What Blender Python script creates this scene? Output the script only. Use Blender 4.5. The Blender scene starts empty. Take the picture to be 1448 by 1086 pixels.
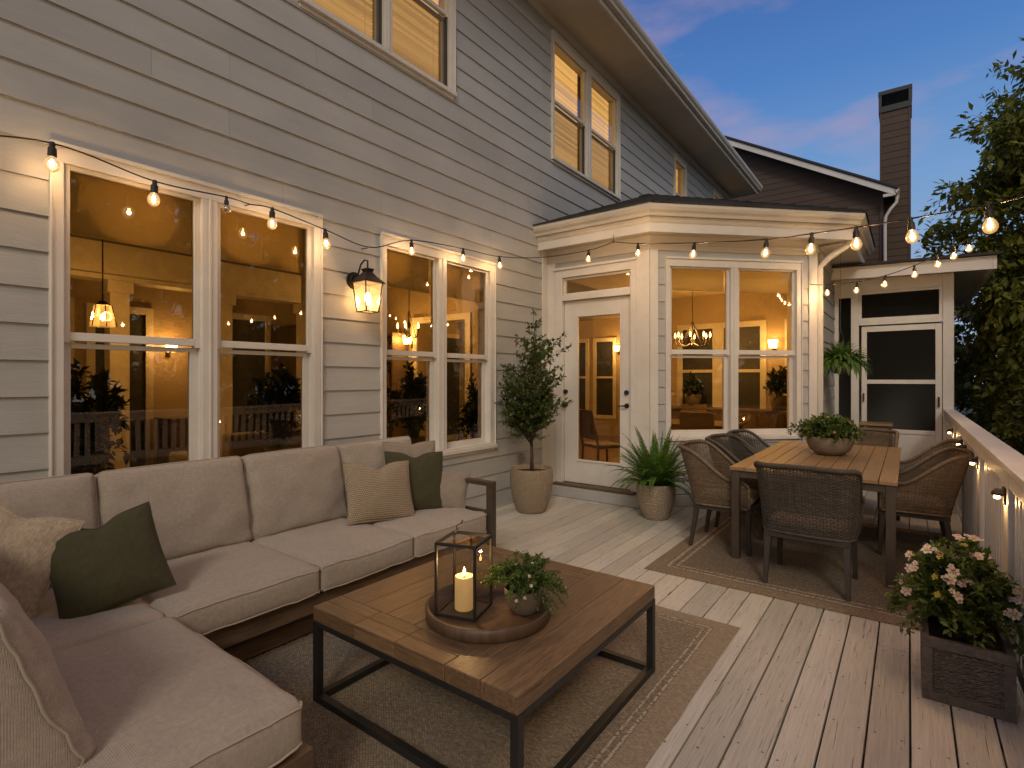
import bpy, math, random
import numpy as np
from mathutils import Vector, Matrix, noise as mnoise
R = math.radians
rnd = random.Random(7)
sc = bpy.context.scene
col = sc.collection

# ------------------------------------------------------------------ camera, world, light
cam = bpy.data.cameras.new('camera')
cam.sensor_width = 36; cam.lens = 18.65; cam.shift_y = -0.0055
cam.clip_start = 0.05; cam.clip_end = 500
co = bpy.data.objects.new('camera', cam); col.objects.link(co)
co.location = (0, 0, 1.5); co.rotation_euler = (R(90), 0, math.atan2(.599, .801))
sc.camera = co
sc.view_settings.view_transform = 'Standard'; sc.view_settings.look = 'None'
sc.view_settings.gamma = 1; sc.view_settings.exposure = 0.24
sc.cycles.use_denoising = True
sc.cycles.max_bounces = 7; sc.cycles.diffuse_bounces = 3; sc.cycles.glossy_bounces = 4
sc.cycles.transparent_max_bounces = 16; sc.cycles.transmission_bounces = 4
sc.cycles.sample_clamp_indirect = 3.0; sc.cycles.sample_clamp_direct = 0
sc.cycles.caustics_reflective = False; sc.cycles.caustics_refractive = False

world = bpy.data.worlds.new('World'); sc.world = world; world.use_nodes = True
def wn(nt):
    N = nt.nodes; L = nt.links
    def node(t, **k):
        n = N.new(t)
        for a, b in k.items(): setattr(n, a, b)
        return n
    return N, L, node
N, L, node = wn(world.node_tree)
N.clear()
tc = node('ShaderNodeTexCoord')
sep = node('ShaderNodeSeparateXYZ'); L.new(tc.outputs['Generated'], sep.inputs[0])
rp = node('ShaderNodeValToRGB'); L.new(sep.outputs['Z'], rp.inputs[0])
els = [(0.0, (.30, .36, .43)), (.14, (.25, .35, .49)), (.30, (.150, .285, .52)), (.45, (.070, .185, .45)), (.60, (.040, .110, .33)), (1.0, (.035, .070, .19))]
cr = rp.color_ramp
cr.elements[0].position = 0; cr.elements[0].color = (*els[0][1], 1)
cr.elements[1].position = 1; cr.elements[1].color = (*els[-1][1], 1)
for p, c in els[1:-1]:
    e = cr.elements.new(p); e.color = (*c, 1)
# thin pink clouds
mp = node('ShaderNodeMapping'); mp.inputs['Scale'].default_value = (1.5, 1.5, 4.5); mp.inputs['Location'].default_value = (.35, .1, .55)
mp.inputs['Rotation'].default_value = (0.25, -.15, .3)
L.new(tc.outputs['Generated'], mp.inputs[0])
nz = node('ShaderNodeTexNoise'); nz.inputs['Scale'].default_value = 2.1; nz.inputs['Detail'].default_value = 7; nz.inputs['Roughness'].default_value = .55
L.new(mp.outputs[0], nz.inputs['Vector'])
cm = node('ShaderNodeMapRange'); cm.inputs[1].default_value = .50; cm.inputs[2].default_value = .74; cm.inputs[3].default_value = 0; cm.inputs[4].default_value = .60
L.new(nz.outputs[0], cm.inputs[0])
mx = node('ShaderNodeMix', data_type='RGBA'); L.new(cm.outputs[0], mx.inputs[0]); L.new(rp.outputs[0], mx.inputs[6]); mx.inputs[7].default_value = (.42, .29, .36, 1)
# sunset afterglow low in the south-east, behind the camera
dt = node('ShaderNodeVectorMath', operation='DOT_PRODUCT'); L.new(tc.outputs['Generated'], dt.inputs[0]); dt.inputs[1].default_value = Vector((.75, -.62, .22)).normalized()
gl = node('ShaderNodeMapRange', interpolation_type='SMOOTHSTEP'); gl.inputs[1].default_value = .35; gl.inputs[2].default_value = 1.0; gl.inputs[3].default_value = 0; gl.inputs[4].default_value = 1
L.new(dt.outputs['Value'], gl.inputs[0])
mg = node('ShaderNodeMix', data_type='RGBA'); L.new(gl.outputs[0], mg.inputs[0]); L.new(mx.outputs[2], mg.inputs[6]); mg.inputs[7].default_value = (.85, .70, .48, 1)
bg = node('ShaderNodeBackground'); L.new(mg.outputs[2], bg.inputs[0]); bg.inputs[1].default_value = 1.0
wo = node('ShaderNodeOutputWorld'); L.new(bg.outputs[0], wo.inputs[0])

sun = bpy.data.lights.new('sun', 'SUN'); sun.energy = 0.85; sun.angle = R(14); sun.color = (1.0, .90, .76)
so = bpy.data.objects.new('sun', sun); col.objects.link(so)
so.rotation_euler = Vector((-.40, .70, -.60)).to_track_quat('-Z', 'Y').to_euler()
WARM = (1.0, .58, .22)

# ------------------------------------------------------------------ node material helpers
def newmat(name):
    m = bpy.data.materials.new(name); m.use_nodes = True
    N, L, node = wn(m.node_tree); N.clear()
    out = node('ShaderNodeOutputMaterial')
    return m, N, L, node, out
def ramp(node, L, src, stops):
    r = node('ShaderNodeValToRGB'); L.new(src, r.inputs[0]); c = r.color_ramp
    c.elements[0].position = stops[0][0]; c.elements[0].color = (*stops[0][1], 1)
    c.elements[1].position = stops[-1][0]; c.elements[1].color = (*stops[-1][1], 1)
    for p, q in stops[1:-1]:
        e = c.elements.new(p); e.color = (*q, 1)
    return r
def gm(v): return (v, v, v)
def mat(name, c1, c2=None, rough=.6, scale=6, stretch=(1, 1, 1), detail=5, bump=.15, bscale=None, bstretch=None, dist=.01,
        island=.0, metal=0, spec=.5, cracks=None, sheen=0, weave=None, knots=False, trans=0, emis=None, wear=None, coat=0, screws=False):
    """generic procedural surface: tone noise + bump noise, optional per-board variation, cracks, woven bump"""
    m, N, L, node, out = newmat(name)
    c2 = c2 or tuple(x * .8 for x in c1)
    tc = node('ShaderNodeTexCoord'); geo = node('ShaderNodeNewGeometry')
    vec = tc.outputs['Object']
    if island:
        ml = node('ShaderNodeMath', operation='MULTIPLY'); L.new(geo.outputs['Random Per Island'], ml.inputs[0]); ml.inputs[1].default_value = 37.0
        cb = node('ShaderNodeCombineXYZ')
        for k in range(3): L.new(ml.outputs[0], cb.inputs[k])
        ad = node('ShaderNodeVectorMath', operation='ADD'); L.new(vec, ad.inputs[0]); L.new(cb.outputs[0], ad.inputs[1]); vec = ad.outputs[0]
    mp = node('ShaderNodeMapping'); mp.inputs['Scale'].default_value = stretch; L.new(vec, mp.inputs[0])
    nz = node('ShaderNodeTexNoise'); nz.inputs['Scale'].default_value = scale; nz.inputs['Detail'].default_value = detail; nz.inputs['Roughness'].default_value = .62
    L.new(mp.outputs[0], nz.inputs['Vector'])
    r = ramp(node, L, nz.outputs[0], [(.3, c2), (.7, c1)])
    colr = r.outputs[0]
    big = node('ShaderNodeTexNoise'); big.inputs['Scale'].default_value = .9; big.inputs['Detail'].default_value = 4; L.new(vec, big.inputs['Vector'])
    bm = node('ShaderNodeMapRange'); bm.inputs[1].default_value = .3; bm.inputs[2].default_value = .7; bm.inputs[3].default_value = .88; bm.inputs[4].default_value = 1.07; L.new(big.outputs[0], bm.inputs[0])
    fac = bm.outputs[0]
    if island:
        im = node('ShaderNodeMapRange'); im.inputs[3].default_value = 1 - island; im.inputs[4].default_value = 1 + island; L.new(geo.outputs['Random Per Island'], im.inputs[0])
        mm = node('ShaderNodeMath', operation='MULTIPLY'); L.new(fac, mm.inputs[0]); L.new(im.outputs[0], mm.inputs[1]); fac = mm.outputs[0]
    vs = node('ShaderNodeVectorMath', operation='SCALE'); L.new(colr, vs.inputs[0]); L.new(fac, vs.inputs['Scale']); colr = vs.outputs[0]
    b = node('ShaderNodeBsdfPrincipled')
    hsrc = None
    mp2 = node('ShaderNodeMapping'); mp2.inputs['Scale'].default_value = bstretch or stretch; L.new(vec, mp2.inputs[0])
    n2 = node('ShaderNodeTexNoise'); n2.inputs['Scale'].default_value = bscale or scale * 4; n2.inputs['Detail'].default_value = 6; L.new(mp2.outputs[0], n2.inputs['Vector'])
    hsrc = n2.outputs[0]
    if cracks:
        cs, cstr, lo, dark = cracks
        mp3 = node('ShaderNodeMapping'); mp3.inputs['Scale'].default_value = cstr; L.new(vec, mp3.inputs[0])
        n3 = node('ShaderNodeTexNoise'); n3.inputs['Scale'].default_value = cs; n3.inputs['Detail'].default_value = 3; n3.inputs['Distortion'].default_value = .4; L.new(mp3.outputs[0], n3.inputs['Vector'])
        ck = node('ShaderNodeMapRange'); ck.inputs[1].default_value = lo; ck.inputs[2].default_value = lo + .03; L.new(n3.outputs[0], ck.inputs[0])
        mc = node('ShaderNodeMix', data_type='RGBA'); L.new(ck.outputs[0], mc.inputs[0]); mc.inputs[6].default_value = (*dark, 1); L.new(colr, mc.inputs[7]); colr = mc.outputs[2]
        hh = node('ShaderNodeMath', operation='ADD'); L.new(hsrc, hh.inputs[0]); L.new(ck.outputs[0], hh.inputs[1]); hsrc = hh.outputs[0]
    if wear:   # small dark flecks, nail heads and chips
        vo = node('ShaderNodeTexVoronoi'); vo.inputs['Scale'].default_value = wear[0]; vo.inputs['Randomness'].default_value = 1; L.new(vec, vo.inputs['Vector'])
        wm = node('ShaderNodeMapRange'); wm.inputs[1].default_value = wear[1]; wm.inputs[2].default_value = wear[1] * 1.5; L.new(vo.outputs['Distance'], wm.inputs[0])
        mw = node('ShaderNodeMix', data_type='RGBA'); L.new(wm.outputs[0], mw.inputs[0]); mw.inputs[6].default_value = (*wear[2], 1); L.new(colr, mw.inputs[7]); colr = mw.outputs[2]
    if screws:  # deck screw heads, two per board at every joist
        sx = node('ShaderNodeSeparateXYZ'); L.new(tc.outputs['Object'], sx.inputs[0])
        def mt(op, a, b=None):
            n = node('ShaderNodeMath', operation=op)
            for k, q in enumerate((a, b)):
                if q is None: continue
                if isinstance(q, (int, float)): n.inputs[k].default_value = q
                else: L.new(q, n.inputs[k])
            return n.outputs[0]
        fx = mt('FRACT', mt('DIVIDE', mt('ADD', sx.outputs['X'], 15.0435 - .0), .149)); fy = mt('FRACT', mt('DIVIDE', mt('ADD', sx.outputs['Y'], mt('MULTIPLY', geo.outputs['Random Per Island'], .02)), .42))
        dx = mt('MULTIPLY', mt('SUBTRACT', mt('ABSOLUTE', mt('SUBTRACT', fx, .5)), .31), .149); dy = mt('MULTIPLY', mt('SUBTRACT', fy, .5), .42)
        dd = mt('SQRT', mt('ADD', mt('MULTIPLY', dx, dx), mt('MULTIPLY', dy, dy)))
        sm_ = node('ShaderNodeMapRange'); sm_.inputs[1].default_value = .0035; sm_.inputs[2].default_value = .006; L.new(dd, sm_.inputs[0])
        mq = node('ShaderNodeMix', data_type='RGBA'); L.new(sm_.outputs[0], mq.inputs[0]); mq.inputs[6].default_value = (.10, .085, .07, 1); L.new(colr, mq.inputs[7]); colr = mq.outputs[2]
    if weave:  # woven height: two crossed waves
        ws, amt = weave
        sx = node('ShaderNodeSeparateXYZ'); L.new(tc.outputs['Object'], sx.inputs[0])
        outs = []
        for ax in ('X', 'Y', 'Z'):
            q = node('ShaderNodeMath', operation='MULTIPLY'); L.new(sx.outputs[ax], q.inputs[0]); q.inputs[1].default_value = ws
            s_ = node('ShaderNodeMath', operation='SINE'); L.new(q.outputs[0], s_.inputs[0]); outs.append(s_.outputs[0])
        a1 = node('ShaderNodeMath', operation='MULTIPLY'); L.new(outs[0], a1.inputs[0]); L.new(outs[1], a1.inputs[1])
        a2 = node('ShaderNodeMath', operation='MULTIPLY_ADD'); L.new(outs[1], a2.inputs[0]); L.new(outs[2], a2.inputs[1]); L.new(a1.outputs[0], a2.inputs[2])
        a3 = node('ShaderNodeMath', operation='MULTIPLY_ADD'); L.new(outs[0], a3.inputs[0]); L.new(outs[2], a3.inputs[1]); L.new(a2.outputs[0], a3.inputs[2])
        a4 = node('ShaderNodeMath', operation='MULTIPLY_ADD'); L.new(a3.outputs[0], a4.inputs[0]); a4.inputs[1].default_value = amt; L.new(hsrc, a4.inputs[2]); hsrc = a4.outputs[0]
        wv = node('ShaderNodeMapRange'); wv.inputs[1].default_value = -1; wv.inputs[2].default_value = 1; wv.inputs[3].default_value = .86; wv.inputs[4].default_value = 1.1; L.new(a3.outputs[0], wv.inputs[0])
        v2 = node('ShaderNodeVectorMath', operation='SCALE'); L.new(colr, v2.inputs[0]); L.new(wv.outputs[0], v2.inputs['Scale']); colr = v2.outputs[0]
    L.new(colr, b.inputs['Base Color'])
    rm = node('ShaderNodeMapRange'); rm.inputs[3].default_value = max(0, rough - .1); rm.inputs[4].default_value = min(1, rough + .1); L.new(nz.outputs[0], rm.inputs[0]); L.new(rm.outputs[0], b.inputs['Roughness'])
    b.inputs['Metallic'].default_value = metal; b.inputs['Specular IOR Level'].default_value = spec
    if sheen: b.inputs['Sheen Weight'].default_value = sheen
    if coat: b.inputs['Coat Weight'].default_value = coat
    if bump:
        bp = node('ShaderNodeBump'); bp.inputs['Strength'].default_value = bump; bp.inputs['Distance'].default_value = dist; L.new(hsrc, bp.inputs['Height']); L.new(bp.outputs[0], b.inputs['Normal'])
    if emis: b.inputs['Emission Color'].default_value = (*emis[0], 1); b.inputs['Emission Strength'].default_value = emis[1]
    surf = b.outputs[0]
    if trans:
        t = node('ShaderNodeBsdfTranslucent'); L.new(colr, t.inputs[0]); ms = node('ShaderNodeMixShader'); ms.inputs[0].default_value = trans
        L.new(surf, ms.inputs[1]); L.new(t.outputs[0], ms.inputs[2]); surf = ms.outputs[0]
    L.new(surf, out.inputs[0])
    return m
def leafmat(name, a, b_, c, rough=.5, trans=.35):
    m, N, L, node, out = newmat(name)
    geo = node('ShaderNodeNewGeometry')
    r = ramp(node, L, geo.outputs['Random Per Island'], [(0, a), (.55, b_), (1, c)])
    p = node('ShaderNodeBsdfPrincipled'); p.inputs['Roughness'].default_value = rough; L.new(r.outputs[0], p.inputs['Base Color'])
    t = node('ShaderNodeBsdfTranslucent'); sc_ = node('ShaderNodeVectorMath', operation='SCALE'); L.new(r.outputs[0], sc_.inputs[0]); sc_.inputs['Scale'].default_value = 1.3; L.new(sc_.outputs[0], t.inputs[0])
    ms = node('ShaderNodeMixShader'); ms.inputs[0].default_value = trans; L.new(p.outputs[0], ms.inputs[1]); L.new(t.outputs[0], ms.inputs[2]); L.new(ms.outputs[0], out.inputs[0])
    return m
def glassmat(name, tint, refl=1.6, base=.04, rough=0.0, ripple=0.0, emis=0):
    m, N, L, node, out = newmat(name)
    tr = node('ShaderNodeBsdfTransparent'); tr.inputs[0].default_value = (*tint, 1)
    g = node('ShaderNodeBsdfGlossy'); g.inputs['Roughness'].default_value = rough; g.inputs[0].default_value = (1, .93, .84, 1)
    fr = node('ShaderNodeFresnel'); fr.inputs[0].default_value = 1.5
    ma = node('ShaderNodeMath', operation='MULTIPLY_ADD'); ma.use_clamp = True; L.new(fr.outputs[0], ma.inputs[0]); ma.inputs[1].default_value = refl; ma.inputs[2].default_value = base
    if ripple:
        tc = node('ShaderNodeTexCoord'); nz = node('ShaderNodeTexNoise'); nz.inputs['Scale'].default_value = 1.6; nz.inputs['Detail'].default_value = 1; L.new(tc.outputs['Object'], nz.inputs['Vector'])
        bp = node('ShaderNodeBump'); bp.inputs['Strength'].default_value = ripple; bp.inputs['Distance'].default_value = .02; L.new(nz.outputs[0], bp.inputs['Height']); L.new(bp.outputs[0], g.inputs['Normal'])
    ms = node('ShaderNodeMixShader'); L.new(ma.outputs[0], ms.inputs[0]); L.new(tr.outputs[0], ms.inputs[1]); L.new(g.outputs[0], ms.inputs[2])
    surf = ms.outputs[0]
    if emis:
        e = node('ShaderNodeEmission'); e.inputs[0].default_value = (1, .54, .19, 1); e.inputs[1].default_value = emis
        ad = node('ShaderNodeAddShader'); L.new(surf, ad.inputs[0]); L.new(e.outputs[0], ad.inputs[1]); surf = ad.outputs[0]
    L.new(surf, out.inputs[0]); return m
def emit(name, c, s):
    m, N, L, node, out = newmat(name)
    e = node('ShaderNodeEmission'); e.inputs[0].default_value = (*c, 1); e.inputs[1].default_value = s; L.new(e.outputs[0], out.inputs[0]); return m

M = {}
M['siding'] = mat('painted_lap_siding', (.405, .405, .405), (.37, .37, .37), .55, 3, (1, 1, 8), bump=.3, bscale=14, bstretch=(1, 1, 9), dist=.005, island=.05)
M['trim'] = mat('white_painted_trim', (.66, .63, .60), (.60, .57, .54), .45, 5, bump=.12, bscale=25, dist=.003)
M['soffit'] = mat('painted_soffit', (.56, .53, .49), (.52, .49, .455), .5, 3, bump=.1, bscale=30, dist=.002)
M['gutter'] = mat('cream_gutter_metal', (.58, .55, .50), (.52, .49, .45), .38, 3, bump=.05, dist=.002)
M['shingle'] = mat('asphalt_shingle', (.045, .043, .045), (.02, .02, .022), .9, 40, bump=.8, bscale=120, dist=.006, island=.35)
M['wallcore'] = mat('wall_sheathing', (.12, .11, .10), rough=.9, bump=0)
M['inwall'] = mat('interior_wall_paint', (.40, .31, .19), (.35, .265, .16), .7, 2, bump=.05)
M['intrim'] = mat('interior_trim_paint', (.66, .60, .50), rough=.5, bump=.05)
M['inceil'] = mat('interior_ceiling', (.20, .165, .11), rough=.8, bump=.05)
M['bayceil'] = mat('bay_ceiling_brightened', (.66, .56, .40), rough=.8, bump=.05)  # paler copy of the room ceiling, painting in a glow behind the transom
M['infloor'] = mat('interior_oak_floor', (.20, .11, .05), (.13, .07, .03), .4, 4, (1, 8, 1), bump=.1, island=.1)
M['deck'] = mat('painted_deck_boards', (.57, .55, .50), (.44, .42, .375), .55, 5, (20, .7, 1), bump=.7, bscale=22, bstretch=(9, .4, 1), dist=.005, island=.13, screws=True,
                cracks=(9, (26, .45, 1), .300, (.15, .125, .10)), wear=(9, .045, (.10, .075, .055)))
M['teak'] = mat('teak_table_wood', (.33, .215, .105), (.19, .115, .052), .42, 6, (16, .8, 16), bump=.3, bscale=30, bstretch=(8, .6, 8), dist=.003, island=.13, cracks=(8, (18, .8, 18), .31, (.07, .035, .015)))
M['coffeewood'] = mat('oak_coffee_wood', (.205, .128, .068), (.085, .050, .027), .42, 8, (13, .9, 13), bump=.4, bscale=28, bstretch=(9, .6, 9), dist=.003, island=.14, cracks=(8, (20, .9, 20), .32, (.05, .028, .015)))
M['coffeewoodx'] = mat('oak_breadboard_wood', (.205, .128, .068), (.085, .050, .027), .42, 8, (.9, 13, 13), bump=.4, bscale=28, bstretch=(.6, 9, 9), dist=.003, island=.14, cracks=(8, (.9, 20, 20), .32, (.05, .028, .015)))
M['sofawood'] = mat('walnut_sofa_frame', (.150, .098, .060), (.075, .047, .029), .5, 6, (10, 1, 10), bump=.3, bscale=30, dist=.002, island=.1)
M['greymetal'] = mat('bronze_grey_metal', (.085, .065, .048), (.065, .05, .038), .45, 8, bump=.1, dist=.001, metal=.2)
M['black'] = mat('black_powdercoat', (.018, .017, .017), (.012, .012, .012), .45, 20, bump=.1, dist=.001)
M['bronze'] = mat('dark_bronze_fixture', (.035, .027, .022), (.022, .018, .015), .42, 20, bump=.15, dist=.001, metal=.5)
M['cushion'] = mat('linen_cushion_fabric', (.45, .39, .335), (.355, .305, .26), .9, 60, bump=.5, bscale=9, dist=.012, sheen=.12, weave=(1100, .25), detail=8)
M['piping'] = mat('cushion_piping', (.40, .34, .285), rough=.9, bump=.1, sheen=.2)
M['olive'] = mat('olive_pillow_fabric', (.062, .058, .024), (.042, .040, .016), .9, 50, bump=.45, bscale=10, dist=.008, sheen=.03, weave=(1900, .15))
M['taupe'] = mat('taupe_pillow_fabric', (.30, .25, .20), (.24, .20, .16), .9, 12, bump=.4, bscale=10, dist=.008, sheen=.2, weave=(900, .4))
M['wickerb'] = mat('brown_wicker_strand', (.19, .138, .085), (.085, .06, .038), .6, 25, bump=.3, dist=.002, island=.2)
M['wickerd'] = mat('charcoal_wicker_strand', (.088, .073, .058), (.04, .034, .028), .6, 25, bump=.3, dist=.002, island=.2)
M['chairleg'] = mat('chair_leg_metal', (.045, .036, .029), (.03, .025, .02), .5, 10, bump=.1, dist=.001)
M['seatpad'] = mat('chair_seat_fabric', (.26, .195, .13), (.21, .155, .10), .9, 15, bump=.2, dist=.006, weave=(1300, .12))
M['boucle'] = mat('boucle_pillow_fabric', (.42, .34, .25), (.27, .21, .15), .95, 75, (1, 1, .6), bump=.9, bscale=95, bstretch=(1, 1, .55), dist=.006, sheen=.2, detail=3)
M['bark'] = mat('tree_bark', (.10, .068, .04), (.05, .035, .022), .9, 12, (3, 3, .6), bump=.8, dist=.01)
M['soil'] = mat('potting_soil', (.03, .02, .013), (.012, .008, .005), .95, 40, bump=1, dist=.01)
M['potribbed'] = mat('beige_stoneware_pot', (.33, .265, .19), (.25, .20, .14), .75, 8, (1, 1, 9), bump=.8, bscale=9, bstretch=(1, 1, 9), dist=.006, wear=(60, .08, (.19, .145, .10)))
M['potgrey'] = mat('small_grey_brown_pot', (.17, .13, .095), (.12, .09, .066), .75, 15, bump=.4, dist=.003)
def potmat(name, c1, c2, sc_, dist):
    m, N, L, node, out = newmat(name)
    tc = node('ShaderNodeTexCoord'); nd = node('ShaderNodeTexNoise'); nd.inputs['Scale'].default_value = 18; L.new(tc.outputs['Object'], nd.inputs['Vector'])
    va = node('ShaderNodeVectorMath', operation='SCALE'); L.new(nd.outputs[1], va.inputs[0]); va.inputs['Scale'].default_value = .05
    vb = node('ShaderNodeVectorMath', operation='ADD'); L.new(va.outputs[0], vb.inputs[0]); L.new(tc.outputs['Object'], vb.inputs[1])
    vo = node('ShaderNodeTexVoronoi', feature='DISTANCE_TO_EDGE'); vo.inputs['Scale'].default_value = sc_; L.new(vb.outputs[0], vo.inputs['Vector'])
    mr = node('ShaderNodeMapRange'); mr.inputs[1].default_value = 0; mr.inputs[2].default_value = .22; L.new(vo.outputs['Distance'], mr.inputs[0])
    r = ramp(node, L, mr.outputs[0], [(0, c2), (1, c1)])
    b = node('ShaderNodeBsdfPrincipled'); b.inputs['Roughness'].default_value = .6; L.new(r.outputs[0], b.inputs['Base Color'])
    bp = node('ShaderNodeBump'); bp.inputs['Strength'].default_value = 1; bp.inputs['Distance'].default_value = dist; L.new(mr.outputs[0], bp.inputs['Height']); L.new(bp.outputs[0], b.inputs['Normal']); L.new(b.outputs[0], out.inputs[0]); return m
M['pothammer'] = potmat('hammered_stoneware_pot', (.40, .32, .23), (.29, .225, .155), 40, .006)
M['potfine'] = potmat('pitted_stoneware_pot', (.37, .29, .20), (.25, .19, .13), 60, .005)
M['bowl'] = mat('weathered_stone_bowl', (.24, .195, .15), (.155, .125, .095), .7, 8, (1, 1, 5), bump=.4, dist=.004)
M['planter'] = mat('weathered_grey_wood_planter', (.15, .130, .108), (.07, .062, .053), .75, 8, (6, 1, 6), bump=.6, bscale=30, dist=.004, island=.15)
M['tray'] = mat('turned_walnut_tray', (.115, .070, .042), (.055, .033, .02), .5, 5, (8, 1, 1), bump=.25, dist=.003)
M['wax'] = mat('candle_wax', (.80, .68, .46), rough=.5, bump=.03, trans=.5, emis=((1, .60, .22), .28))
M['brownsiding'] = mat('dark_brown_lap_siding', (.080, .048, .032), (.062, .038, .026), .75, 5, (1, 1, 8), bump=.2, dist=.003, island=.08)
M['flash'] = mat('dark_flashing_and_openings', (.03, .03, .032), rough=.5, bump=.1)
M['screen'] = None
M['ground'] = mat('lawn_soil', (.05, .06, .025), (.03, .032, .016), .95, 2, bump=.5, dist=.05)
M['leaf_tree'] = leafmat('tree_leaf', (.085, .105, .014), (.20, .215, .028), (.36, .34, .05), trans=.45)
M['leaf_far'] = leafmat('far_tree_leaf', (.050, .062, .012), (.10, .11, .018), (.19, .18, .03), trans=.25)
M['leaf_ficus'] = leafmat('ficus_leaf', (.022, .050, .010), (.055, .095, .018), (.12, .15, .032))
M['leaf_fern'] = leafmat('fern_leaf', (.035, .095, .012), (.075, .170, .022), (.15, .27, .04))
M['leaf_herb'] = leafmat('trailing_leaf', (.035, .075, .014), (.085, .14, .028), (.17, .22, .05))
M['leaf_flower'] = leafmat('flower_bush_leaf', (.035, .070, .010), (.085, .13, .02), (.17, .21, .035))
M['leaf_house'] = leafmat('houseplant_leaf', (.012, .022, .006), (.022, .038, .010), (.04, .055, .016), trans=.15)
M['stem'] = mat('green_stem', (.05, .055, .02), rough=.7, bump=.1)
M['petal'] = leafmat('pale_pink_petal', (.74, .52, .46), (.82, .66, .56), (.84, .74, .62), trans=.3)
M['petalc'] = leafmat('flower_centre', (.55, .36, .05), (.6, .4, .08), (.6, .42, .1), trans=.1)
M['petaly'] = leafmat('yellow_petal', (.50, .36, .04), (.55, .42, .06), (.6, .48, .10), trans=.3)
M['petalr'] = leafmat('coral_petal', (.50, .14, .07), (.6, .26, .12), (.62, .40, .22), trans=.3)
M['glass'] = glassmat('window_glass', (.88, .72, .40), 1.15, .07, ripple=.05)
M['glassbay'] = glassmat('bay_window_glass', (.96, .80, .47), 1.1, .02, ripple=.03)
M['lampglass'] = glassmat('lantern_glass', (.95, .9, .82), 1.2, .02, rough=.05, emis=.45)
M['clearglass'] = glassmat('candle_lantern_glass', (.93, .92, .90), 1.2, .02)
M['bulbglass'] = glassmat('bulb_glass', (1, .93, .8), 1.3, .02, emis=.55)
M['bulboff'] = glassmat('unlit_bulb_glass', (.9, .85, .75), 1.5, .05)
M['filament'] = emit('glowing_filament', (1, .52, .17), 40)
M['flame'] = emit('candle_flame', (1, .56, .18), 22)
M['lampglow'] = emit('lamp_glow', (1, .60, .24), 14)
M['shade'] = mat('linen_roller_shade', (.92, .86, .74), (.90, .84, .72), rough=.8, bump=.1, scale=30, trans=.62)
M['outlet'] = mat('weatherproof_outlet', (.30, .27, .24), (.2, .18, .16), .4, 30, bump=.2)
M['cord'] = mat('black_rubber_cord', (.012, .011, .010), rough=.6, bump=0)
def screenmat(name, op, c=(.012, .012, .012)):
    m, N, L, node, out = newmat(name)
    tr = node('ShaderNodeBsdfTransparent'); d = node('ShaderNodeBsdfDiffuse'); d.inputs[0].default_value = (*c, 1)
    ms = node('ShaderNodeMixShader'); ms.inputs[0].default_value = op; L.new(tr.outputs[0], ms.inputs[1]); L.new(d.outputs[0], ms.inputs[2]); L.new(ms.outputs[0], out.inputs[0]); return m
M['screen'] = screenmat('porch_insect_screen', .72)
M['winscreen'] = screenmat('window_insect_screen', .45)
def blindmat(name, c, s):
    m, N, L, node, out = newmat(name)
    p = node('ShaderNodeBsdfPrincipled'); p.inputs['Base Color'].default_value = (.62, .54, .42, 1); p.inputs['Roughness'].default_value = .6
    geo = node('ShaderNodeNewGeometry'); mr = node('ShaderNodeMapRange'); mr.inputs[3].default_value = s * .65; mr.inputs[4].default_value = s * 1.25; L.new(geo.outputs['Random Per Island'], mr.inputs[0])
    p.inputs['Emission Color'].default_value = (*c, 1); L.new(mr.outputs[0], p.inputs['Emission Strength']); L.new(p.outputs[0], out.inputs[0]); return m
M['blind'] = blindmat('self_glowing_blind_slat', (1, .66, .34), .66)  # room lamplight put into the slats as emission, no lamp behind them

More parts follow.
